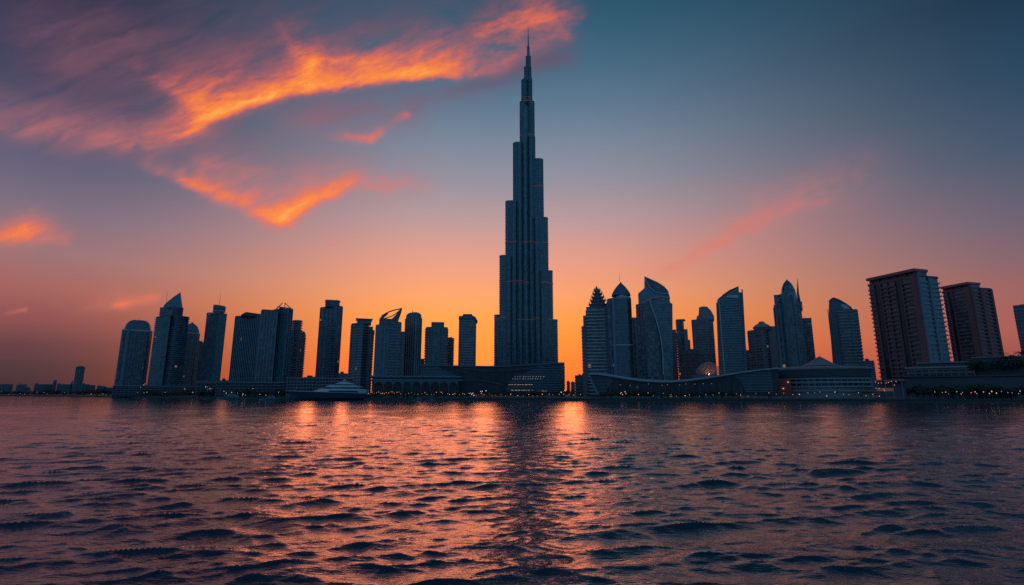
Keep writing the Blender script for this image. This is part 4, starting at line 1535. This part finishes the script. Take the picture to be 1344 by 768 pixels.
# lit waterside restaurant
t = Tower('restaurant', 'small waterside restaurant with orange-lit awnings beside the arena', 'restaurant', 1168, 400)
p = t.rect(1149, 1188, 505, 0, 22)
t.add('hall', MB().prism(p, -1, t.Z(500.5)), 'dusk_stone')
t.add('flat_roof', MB().prism(offset_poly(p, 1.8), t.Z(499.5), t.Z(498.4)), 'terracotta')
t.add('lit_glazing', MB().box(t.X(1150, 505), t.X(1172, 505), -.3, .3, t.Z(513.5), t.Z(509.5)), 'dim_strip')
for a, b, c in ((1147.5, 1158, 499.8), (1160, 1170, 500.4), (1172, 1187, 499.2)):
    q = t.xz([(a, c), (b, c + .9)], -2)
    t.add('awning', MB().loft([(rrect(q[0][0], q[1][0], -5, 0), q[1][1]), (rrect(q[0][0] + .3, q[1][0] - .3, -2.2, 0), q[0][1] + .7)]), 'terracotta')
for a, b in ((1149, 501.5), (1153, 503), (1157, 502.5), (1163, 502.8), (1166, 502), (1170, 500.6), (1176, 501), (1150, 509.5), (1154, 510), (1160, 511), (1161, 512.8), (1174, 505.4)):
    xx, z = t.X(a, b, -5.2), t.Z(b, a, -5.2)
    t.add('lantern', MB().loft([(ellipse(xx, -5.2, .15, .15, 6), z - .3), (ellipse(xx, -5.2, .36, .36, 6), z), (ellipse(xx, -5.2, .15, .15, 6), z + .3)]), 'amber_lamp')
for a in (1152, 1162, 1172, 1184):
    xx = t.X(a, 505, -4.8)
    t.add('awning_post', MB().tube([(xx, -4.8, -1), (xx, -4.8, t.Z(501))], .12, 5), 'steel')

# terraced podium under the right-hand pair
t = Tower('podium_building', 'pale stepped podium with terraces under the red-roofed towers', 'building', 1265, 425)
p0 = t.rect(1188, 1352, 500, 0, 40)
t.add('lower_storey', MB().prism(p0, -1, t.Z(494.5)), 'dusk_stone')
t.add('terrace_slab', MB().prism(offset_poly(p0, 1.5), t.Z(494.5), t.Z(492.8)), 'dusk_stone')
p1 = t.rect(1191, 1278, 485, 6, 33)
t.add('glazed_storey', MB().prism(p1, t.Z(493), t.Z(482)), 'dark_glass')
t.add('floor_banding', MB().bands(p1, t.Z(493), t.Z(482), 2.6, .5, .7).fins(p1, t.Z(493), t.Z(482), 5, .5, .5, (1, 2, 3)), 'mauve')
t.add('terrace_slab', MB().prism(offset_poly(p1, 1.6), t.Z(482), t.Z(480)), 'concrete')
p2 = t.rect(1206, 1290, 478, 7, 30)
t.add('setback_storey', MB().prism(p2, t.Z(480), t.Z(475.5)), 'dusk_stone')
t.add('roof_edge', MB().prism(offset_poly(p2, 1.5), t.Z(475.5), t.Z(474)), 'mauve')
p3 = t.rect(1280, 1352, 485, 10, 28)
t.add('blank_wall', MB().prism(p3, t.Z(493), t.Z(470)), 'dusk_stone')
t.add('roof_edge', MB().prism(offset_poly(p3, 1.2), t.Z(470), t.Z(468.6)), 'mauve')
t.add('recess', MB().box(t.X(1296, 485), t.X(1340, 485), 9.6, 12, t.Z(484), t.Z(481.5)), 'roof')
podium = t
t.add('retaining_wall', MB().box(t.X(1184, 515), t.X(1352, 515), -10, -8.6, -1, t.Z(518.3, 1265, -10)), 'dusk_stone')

# ------------------------------------------------------------------ boats
def hull_mesh(L, beam, stations):
    """stations: (x fraction, half-beam fraction, sheer height, chine height); bow at x = 0"""
    mb = MB()
    rings = []
    for fx, fb, zs, zc in stations:
        x = fx * L
        hb = fb * beam / 2
        rake = 0.0
        rings.append([(x + rake, -hb * .15, -.9), (x, -hb * .72, zc), (x - (zs * .28 if fx < .25 else 0), -hb, zs), (x - (zs * .28 if fx < .25 else 0), hb, zs), (x, hb * .72, zc), (x + rake, hb * .15, -.9)])
    n = 6
    b = len(mb.V)
    for r_ in rings:
        mb.V += r_
    for r_ in range(len(rings) - 1):
        for i in range(n):
            j = (i + 1) % n
            mb.F.append((b + r_ * n + i, b + r_ * n + j, b + (r_ + 1) * n + j, b + (r_ + 1) * n + i))
    mb.F.append(tuple(b + i for i in range(n)))
    mb.F.append(tuple(b + (len(rings) - 1) * n + i for i in range(n))[::-1])
    return mb


def deck_outline(x0, x1, hb, nose, tail=.8, n=8):
    """pointed towards the bow (-x)"""
    top = []
    for k in range(n + 1):
        f = k / n
        top.append((x0 + nose * f, hb * math.sin(f * math.pi / 2) ** .8))
    top += [(x1 - (x1 - x0) * .12, hb), (x1, hb * tail)]
    return ccw([(x, -y) for x, y in top] + [(x, y) for x, y in top[::-1]])


def yacht(label):
    t = Tower('yacht', label, 'yacht', 377.5, 468, yaw=0, zb=0.0)
    xb = t.X(377.5, 513)
    L = t.X(487, 518) - xb
    s = L / 110.0   # metres per picture pixel along the hull

    def zz(py):
        return (525.6 - py) * s * 1.0
    st = [(0, .02, zz(513), zz(516)), (.05, .3, zz(513.2), zz(518)), (.13, .62, zz(513.6), zz(520)), (.28, .93, zz(514.2), zz(522)), (.5, 1, zz(515), zz(523)), (.75, 1, zz(515.8), zz(523)), (.93, .94, zz(516.8), zz(523)), (1.0, .86, zz(519), zz(523))]
    t.add('hull', hull_mesh(L, 12.5, [(a, b, c, d) for a, b, c, d in st]), 'hull_navy', smooth=False)
    f = lambda px: (px - 377.5) * s
    mb = MB()
    for sgn in (-1, 1):
        pts = [(a * L - (c * .28 if a < .25 else 0), sgn * b * 6.25 * 1.01, c + .1) for a, b, c, d in st]
        mb.tube(pts, .22, 5)
    t.add('rubbing_rail', mb, 'yacht_white')
    o = t.add('main_deck', MB().loft([(deck_outline(f(408), f(482), 5.4, f(428) - f(408)), zz(515.2)), (deck_outline(f(411), f(480), 5.3, 14), zz(512.3))]), 'yacht_white')
    t.add('window_band', MB().loft([(deck_outline(f(413), f(476), 5.5, 12), zz(515.0)), (deck_outline(f(414), f(474), 5.45, 12), zz(512.7))]), 'dark_glass')
    t.add('deck_visor', MB().loft([(deck_outline(f(414.5), f(486), 6.1, 16), zz(512.4)), (deck_outline(f(415.5), f(478), 5.6, 16), zz(510.9)), (deck_outline(f(420), f(466), 4.6, 14), zz(510))]), 'yacht_white')
    t.add('window_band', MB().loft([(deck_outline(f(424), f(469), 4.6, 11), zz(510.4)), (deck_outline(f(427), f(466), 4.5, 10), zz(507.7))]), 'dark_glass')
    t.add('upper_visor', MB().loft([(deck_outline(f(425.5), f(477), 5.2, 14), zz(507.8)), (deck_outline(f(427.5), f(468), 4.7, 13), zz(506.2)), (deck_outline(f(433), f(462), 3.6, 10), zz(505.2))]), 'yacht_white')
    t.add('window_band', MB().loft([(deck_outline(f(436), f(461), 3.5, 8), zz(505.5)), (deck_outline(f(439), f(459), 3.3, 7), zz(503.7))]), 'dark_glass')
    t.add('bridge_roof', MB().loft([(deck_outline(f(437.5), f(466), 4.0, 9), zz(503.8)), (deck_outline(f(441), f(458), 3.0, 7), zz(502)), (deck_outline(f(445), f(455), 1.8, 4), zz(500.9))]), 'yacht_white')
    t.add('mast', MB().loft([(deck_outline(f(446.5), f(454), 1.3, 3), zz(501)), (deck_outline(f(448.6), f(452.5), .7, 2), zz(499)), (deck_outline(f(449.8), f(451), .25, .5), zz(496.8))]), 'yacht_white')
    t.add('radar_arm', MB().box(f(447.5), f(453), -2.4, 2.4, zz(499.5), zz(499.1)), 'yacht_white')
    mb = MB()
    for sgn in (-1, 1):
        mb.tube([(f(381), sgn * 1.4, zz(512.2)), (f(395), sgn * 4.6, zz(512.4)), (f(410), sgn * 5.6, zz(512.9))], .07, 4)
        for px in (383, 388, 393, 398, 403, 408):
            yy = sgn * np.interp(px, [381, 395, 410], [1.4, 4.6, 5.6])
            mb.tube([(f(px), yy, zz(513.8)), (f(px), yy, zz(512.3))], .06, 4)
    t.add('bow_rail', mb, 'steel')
    t.add('jackstaff', MB().tube([(f(386), 0, zz(513)), (f(389.5), 0, zz(507.2))], .09, 4), 'yacht_white')
    t.o.location.x += math.cos(-t.phi) * xb
    t.o.location.y += math.sin(-t.phi) * xb
    t.o.rotation_euler.z = -t.phi + R(3)
    return t


M['hull_navy'] = plain('navy_hull_paint', (0.035, 0.05, 0.085), 0.25, 0.0, 0.15)
M['yacht_white'] = plain('yacht_white_paint', (0.45, 0.49, 0.55), 0.3, 0.0, 0.08)
yacht('large motor yacht with navy hull and tiered pale superstructure, moored along the quay')


M['boat_grey'] = plain('boat_grey_paint', (0.16, 0.18, 0.21), 0.4, 0, .15)


def motor_boat(label, px, pyw, Lpx, group):
    gx, gy = ground_at(px, pyw)
    t = Tower('motor_boat', label, 'boat', px, gy, zb=0.0, group=group)
    L = Lpx * gy / 690.0
    k = L / 20.0
    st = [(0, .02, 2.0 * k, 1.2 * k), (.12, .5, 1.9 * k, .7 * k), (.3, .9, 1.75 * k, .45 * k), (.6, 1, 1.6 * k, .35 * k), (1, .92, 1.5 * k, .3 * k)]
    mbh = hull_mesh(L, 5.2 * k, st)
    t.add('hull', mbh, 'boat_grey')
    t.add('cabin', MB().loft([(deck_outline(L * .26, L * .8, 1.9 * k, L * .16), 1.6 * k), (deck_outline(L * .36, L * .74, 1.5 * k, L * .1), 3.3 * k)]), 'boat_grey')
    t.add('windscreen', MB().loft([(deck_outline(L * .285, L * .72, 1.86 * k, L * .14), 2.1 * k), (deck_outline(L * .335, L * .7, 1.68 * k, L * .1), 2.9 * k)]), 'dark_glass')
    t.add('flybridge', MB().loft([(deck_outline(L * .38, L * .78, 1.7 * k, L * .1), 3.3 * k), (deck_outline(L * .44, L * .66, 1.1 * k, L * .07), 4.1 * k)]), 'boat_grey')
    t.add('mast', MB().tube([(L * .6, 0, 4.0 * k), (L * .63, 0, 5.6 * k)], .09 * k, 4), 'steel')
    return t


motor_boat('small pale motor boat moored left of the big yacht', 287, 524.1, 32, 'small boats moored along the quay')
motor_boat('low pale launch moored in front of the arcade', 542, 526.0, 15, 'small boats moored along the quay')
motor_boat('second low launch moored just right of the first, before the arcade', 559, 526.1, 13, 'small boats moored along the quay')
motor_boat('dark little boat moored between the small motor boat and the yacht bow', 344, 524.5, 22, 'small boats moored along the quay')

# ------------------------------------------------------------------ trees
LEAF = plain('tree_leaves', (0.03, 0.042, 0.026), 0.7, 0, .45, .6)
BARK = plain('tree_bark', (0.08, 0.06, 0.05), 0.9)


def crown_mesh(seed, w, h, n=420):
    r_ = random.Random(seed)
    lobes = [(r_.uniform(-.5, .5) * w, r_.uniform(-.5, .5) * w, h * r_.uniform(.35, .8), w * r_.uniform(.25, .42)) for _ in range(9)]
    mb = MB()
    for k in range(n):
        cx, cy, cz, cr = r_.choice(lobes)
        d = np.array([r_.gauss(0, 1), r_.gauss(0, 1), r_.gauss(0, .8)])
        d /= np.linalg.norm(d)
        q = np.array([cx, cy, cz]) + d * cr * r_.uniform(.55, 1.08)
        a = np.array([r_.gauss(0, 1), r_.gauss(0, 1), r_.gauss(0, 1)])
        a = np.cross(d, a)
        a /= np.linalg.norm(a)
        b_ = np.cross(d, a)
        s_ = w * r_.uniform(.05, .1)
        c = len(mb.V)
        for u, v in ((-1, 0), (-.2, -.6), (1, 0), (.2, .6)):
            mb.V.append(tuple(q + a * s_ * u + b_ * s_ * v))
        mb.F.append((c, c + 1, c + 2, c + 3))
    return mb


def trunk_mesh(seed, w, h):
    r_ = random.Random(seed)
    mb = MB().tube([(0, 0, 0), (r_.uniform(-.2, .2), 0, h * .3), (r_.uniform(-.3, .3), r_.uniform(-.3, .3), h * .62)], h * .035, 6, h * .018)
    for k in range(5):
        a = k * 1.26 + r_.random()
        mb.tube([(0, 0, h * .3), (math.cos(a) * w * .2, math.sin(a) * w * .2, h * .5), (math.cos(a) * w * .4, math.sin(a) * w * .4, h * .68)], h * .014, 5, h * .006)
    return mb


protos = []
for sd in range(5):
    w, h = random.Random(sd).uniform(6.5, 8.5), random.Random(sd + 9).uniform(7, 8.5)
    protos.append([trunk_mesh(sd, w, h), crown_mesh(sd, w, h)])
tree_src = []
rt_ = random.Random(77)


def tree(px, Y, hgt, label, group, zb=QUAY):
    k = rt_.randrange(5)
    e = bpy.data.objects.new('tree', None)
    COL.objects.link(e)
    e.location = ((px - 672) / den(510) * Y, Y, zb)
    e.rotation_euler = (0, 0, rt_.uniform(0, 6.28))
    s_ = hgt / 7.8
    e.scale = (s_ * rt_.uniform(.9, 1.2), s_ * rt_.uniform(.9, 1.2), s_)
    setp(e, label, 'tree', group)
    if k not in [a for a, _, _ in tree_src]:
        a = protos[k][0].build('trunk', BARK, e)
        b = protos[k][1].build('crown', LEAF, e, recalc=False)
        tree_src.append((k, a, b))
    else:
        for kk, a, b in tree_src:
            if kk == k:
                for o in (a, b):
                    c = o.copy()
                    COL.objects.link(c)
                    c.parent = e
    return e


for k in range(17):
    px = 1202 + k * 9.2 + rt_.uniform(-2, 2)
    tree(px, 398 + rt_.uniform(-4, 8), rt_.uniform(8.5, 11.5), 'dark leafy tree in the promenade row below the stepped podium', 'trees below the stepped podium')
for px, hgt, lab in ((1287, 12.5, 'round dark tree on the podium terrace, nearer the glazed storey'), (1324, 14.5, 'round dark tree on the podium terrace against the blank wall near the palm')):
    lx = podium.X(px, 488, 4.5)
    wx = podium.o.location.x + lx * math.cos(-podium.phi) - 4.5 * math.sin(-podium.phi)
    wy = podium.o.location.y + lx * math.sin(-podium.phi) + 4.5 * math.cos(-podium.phi)
    tr = tree(px, 440, hgt, lab, 'trees on the podium terrace', zb=QUAY + podium.Z(492.8))
    tr.location.x, tr.location.y = wx, wy
for k in range(15):
    px = 793 + k * 12.5 + rt_.uniform(-3, 3)
    tree(px, shore_y(px) + rt_.uniform(20, 26), rt_.uniform(4.5, 7.0), 'small dark tree in front of the ribbon-roofed hall', 'trees before the ribbon-roofed hall')
for k in range(22):
    px = 492 + k * 12.4 + rt_.uniform(-4, 4)
    tree(px, shore_y(px) + rt_.uniform(22, 40), rt_.uniform(4.5, 7.5), 'small dark tree on the promenade before the arcade and mall', 'trees before the arcade and mall')
for k in range(32):
    px = 152 + k * 7.4 + rt_.uniform(-3, 3)
    tree(px, shore_y(px) + rt_.uniform(22, 45), rt_.uniform(6, 10.5), 'dark tree in the quayside row below the left-hand podiums', 'trees below the left-hand podiums')
for k in range(22):
    px = 2 + k * 7.0 + rt_.uniform(-3, 3)
    tree(px, shore_y(px) + rt_.uniform(25, 60), rt_.uniform(8, 13), 'tree silhouette along the distant left shore', 'trees on the distant left shore')

# palm at the right edge
e = bpy.data.objects.new('palm_tree', None)
COL.objects.link(e)
Yp = 490
e.location = ((1342 - 672) / den(470) * Yp, Yp, QUAY)
setp(e, 'ragged palm rising over the podium roof at the right edge', 'palm')
zt = CAM_H + slope(463) * Yp - QUAY
MB().tube([(0, 0, 0), (.5, 0, zt * .4), (.3, 0, zt)], .35, 8, .22).build('trunk', BARK, e)
mb = MB()
rp = random.Random(3)
for k in range(26):
    a = k * 2.399
    el_ = rp.uniform(-.3, .9)
    ln = rp.uniform(5.0, 7.0)
    prev = None
    for q in range(7):
        f = q / 6
        r_ = ln * f * math.cos(el_ * (1 - .3 * f))
        z = zt + ln * f * math.sin(el_) - 2.6 * f * f
        w = .5 * math.sin(math.pi * min(1, f * .9 + .08))
        cur = []
        for sgn in (-1, 1):
            cur.append((.3 + r_ * math.cos(a) - sgn * w * math.sin(a), r_ * math.sin(a) + sgn * w * math.cos(a), z - .25))
        mid = (.3 + r_ * math.cos(a), r_ * math.sin(a), z)
        if prev:
            c = len(mb.V)
            mb.V += [prev[0], prev[2], prev[1], cur[0], mid, cur[1]]
            mb.F += [(c, c + 1, c + 4, c + 3), (c + 1, c + 2, c + 5, c + 4)]
        prev = (cur[0], cur[1], mid)
mb.build('crown', LEAF, e, recalc=False)

# ------------------------------------------------------------------ promenade lamps
lamp_src = {}
rl = random.Random(21)


def lamp(px, py, kind, label, group, back=8.0):
    Y = shore_y(px) + back
    z = CAM_H + slope(py) * Y - QUAY
    if z < 2.2:
        z = 2.2
    e = bpy.data.objects.new('street_lamp', None)
    COL.objects.link(e)
    e.location = ((px - 672) / den(py) * Y, Y, QUAY + .14)
    setp(e, label, 'street lamp', group)
    s_ = rl.uniform(.62, 1.05)
    e.scale = (s_, s_, s_ * .5 + .5)
    key = (kind, round(z))
    if key not in lamp_src:
        zz_ = key[1]
        a = MB().tube([(0, 0, 0), (0, 0, zz_)], .09, 5, .06).build('post', M['slate'], e)
        b = MB().loft([(ellipse(0, 0, .16, .16, 8), zz_ - .1), (ellipse(0, 0, .3, .3, 8), zz_ + .2), (ellipse(0, 0, .24, .24, 8), zz_ + .42), (ellipse(0, 0, .06, .06, 8), zz_ + .55)]).build('lamp_globe', M[kind], e)
        lamp_src[key] = (a, b)
    else:
        for o in lamp_src[key]:
            c = o.copy()
            COL.objects.link(c)
            c.parent = e


for px, py in ((2, 513.5), (15, 514.5), (27, 516.3), (48, 514.5), (58, 515), (85, 515.5), (135, 517), (145, 516)):
    lamp(px, py, 'cool', 'small pale lamp on the distant left shore', 'lamps on the distant left shore', 20)
for px, py in ((159, 514), (176, 514.7), (181, 514.5), (189, 514.7), (193, 514.4), (185, 506), (188.5, 505.7), (217, 514.6), (243, 509.5), (242, 508.3), (253, 516), (285, 510.5), (270, 508.3), (275, 510), (283, 519), (294, 513)):
    lamp(px, py, 'cool', 'pale promenade lamp below the dome, sail and slab towers', 'lamps below the left-hand towers', 15)
for px, py in ((272, 506.8), (272.5, 510), (276, 510.6), (278, 508.8), (276.5, 512)):
    lamp(px, py, 'red_lamp', 'red light in the little cluster at the foot of the slab tower', 'red lights below the slab tower', 20)
for px, py in ((304, 515), (312, 515.2), (319, 517.5), (318, 521.2), (341, 517.5), (349, 519.3), (332, 510), (366, 514), (322, 518.6), (297, 517)):
    lamp(px, py, 'cool', 'pale quay lamp between the small motor boat and the yacht bow', 'lamps left of the yacht', 10)
for k in range(17):
    lamp(484 + k * 2.6 + rl.uniform(-.8, .8), 515 + rl.uniform(-1.6, 1.6), rl.choice(['warm', 'red_lamp', 'amber_lamp']), 'warm orange light in the string right of the yacht stern', 'orange lights right of the yacht', 12)
for k in range(26):
    lamp(533 + k * 4.1 + rl.uniform(-1.6, 1.6), 516 + rl.uniform(-1.5, 2.5), rl.choice(['warm', 'amber_lamp', 'amber_lamp', 'faint_lamp']), 'amber promenade light before the arcade and left half of the mall', 'amber lights before the arcade', 12)
for px, py in ((619, 518), (620.5, 516.4), (622, 519), (631, 514), (633, 513.5), (638, 513.6)):
    lamp(px, py, 'cool', 'brighter pale lamp at the middle of the mall front', 'pale lamps at the mall middle', 10)
for k in range(18):
    lamp(644 + k * 6.9 + rl.uniform(-2, 2), 519 + rl.uniform(-2.4, 1.6), rl.choice(['amber_lamp', 'amber_lamp', 'faint_lamp', 'faint_lamp', 'warm']), 'small promenade light right of the mall middle', 'lights below the tallest tower', 12)
for px, py in ((736.5, 514.5), (739, 514), (741.5, 513.8)):
    lamp(px, py, 'yellow_lamp', 'yellow-green lamp in the trio below the narrow annex block', 'yellow lamps below the annex', 20)
for px, py in ((815.5, 514.3), (814.5, 516.5), (817, 517.5), (820.5, 515.5), (821.5, 517)):
    lamp(px, py, 'warm', 'orange lamp in the bright knot before the hall\'s left part', 'orange knot before the hall', 12)
for k in range(17):
    lamp(840 + k * 9.6 + rl.uniform(-2.5, 2.5), 518 + rl.uniform(-2.6, 2.0), rl.choice(['amber_lamp', 'faint_lamp', 'amber_lamp', 'warm', 'faint_lamp']), 'small amber light along the quay before the ribbon-roofed hall', 'lights before the hall', 10)
for k in range(16):
    lamp(1010 + k * 9.6 + rl.uniform(-2.5, 2.5), 517 + rl.uniform(-3, 3.0), rl.choice(['amber_lamp', 'amber_lamp', 'faint_lamp', 'faint_lamp', 'warm']), 'small light among the crowd before the arena', 'lights before the arena', 10)
for k in range(19):
    lamp(1229 + k * 6.2 + rl.uniform(-3, 3), 513.6 + rl.uniform(-1.2, 2.6), rl.choice(['warm', 'amber_lamp', 'amber_lamp', 'red_lamp', 'amber_lamp']), 'orange lamp in the string under the trees below the stepped podium', 'orange lamps under the right-hand trees', 9)

# ------------------------------------------------------------------ crowd on the promenade
def crowd():
    mb = MB()
    r_ = random.Random(5)
    for k in range(520):
        px = r_.choice([r_.uniform(795, 1200), r_.uniform(980, 1150), r_.uniform(500, 780)])
        Y = shore_y(px) + r_.uniform(2.5, 14)
        x = (px - 672) / den(515) * Y
        h = r_.uniform(1.55, 1.85)
        z0 = QUAY + .14
        w = r_.uniform(.2, .26)
        a = r_.uniform(0, 3.14)
        for q in (-1, 1):
            ox, oy = math.cos(a) * .1 * q, math.sin(a) * .1 * q
            mb.loft([(ellipse(x + ox, Y + oy, .07, .09, 6), z0), (ellipse(x + ox, Y + oy, .1, .1, 6), z0 + h * .5)])
        mb.loft([(ellipse(x, Y, w * .8, .15, 8), z0 + h * .46), (ellipse(x, Y, w, .17, 8), z0 + h * .78), (ellipse(x, Y, .08, .08, 8), z0 + h * .84), (ellipse(x, Y, .06, .06, 8), z0 + h * .87), (ellipse(x, Y, .1, .11, 8), z0 + h * .93), (ellipse(x, Y, .04, .05, 8), z0 + h)])
    o = mb.build('crowd', M['crowd'], None)
    setp(o, 'far-off crowd of people standing along the promenade', 'crowd', kind='stuff')


M['crowd'] = plain('crowd_clothes', (0.2, 0.19, 0.2), .9, 0, .8, 1.6)
crowd()
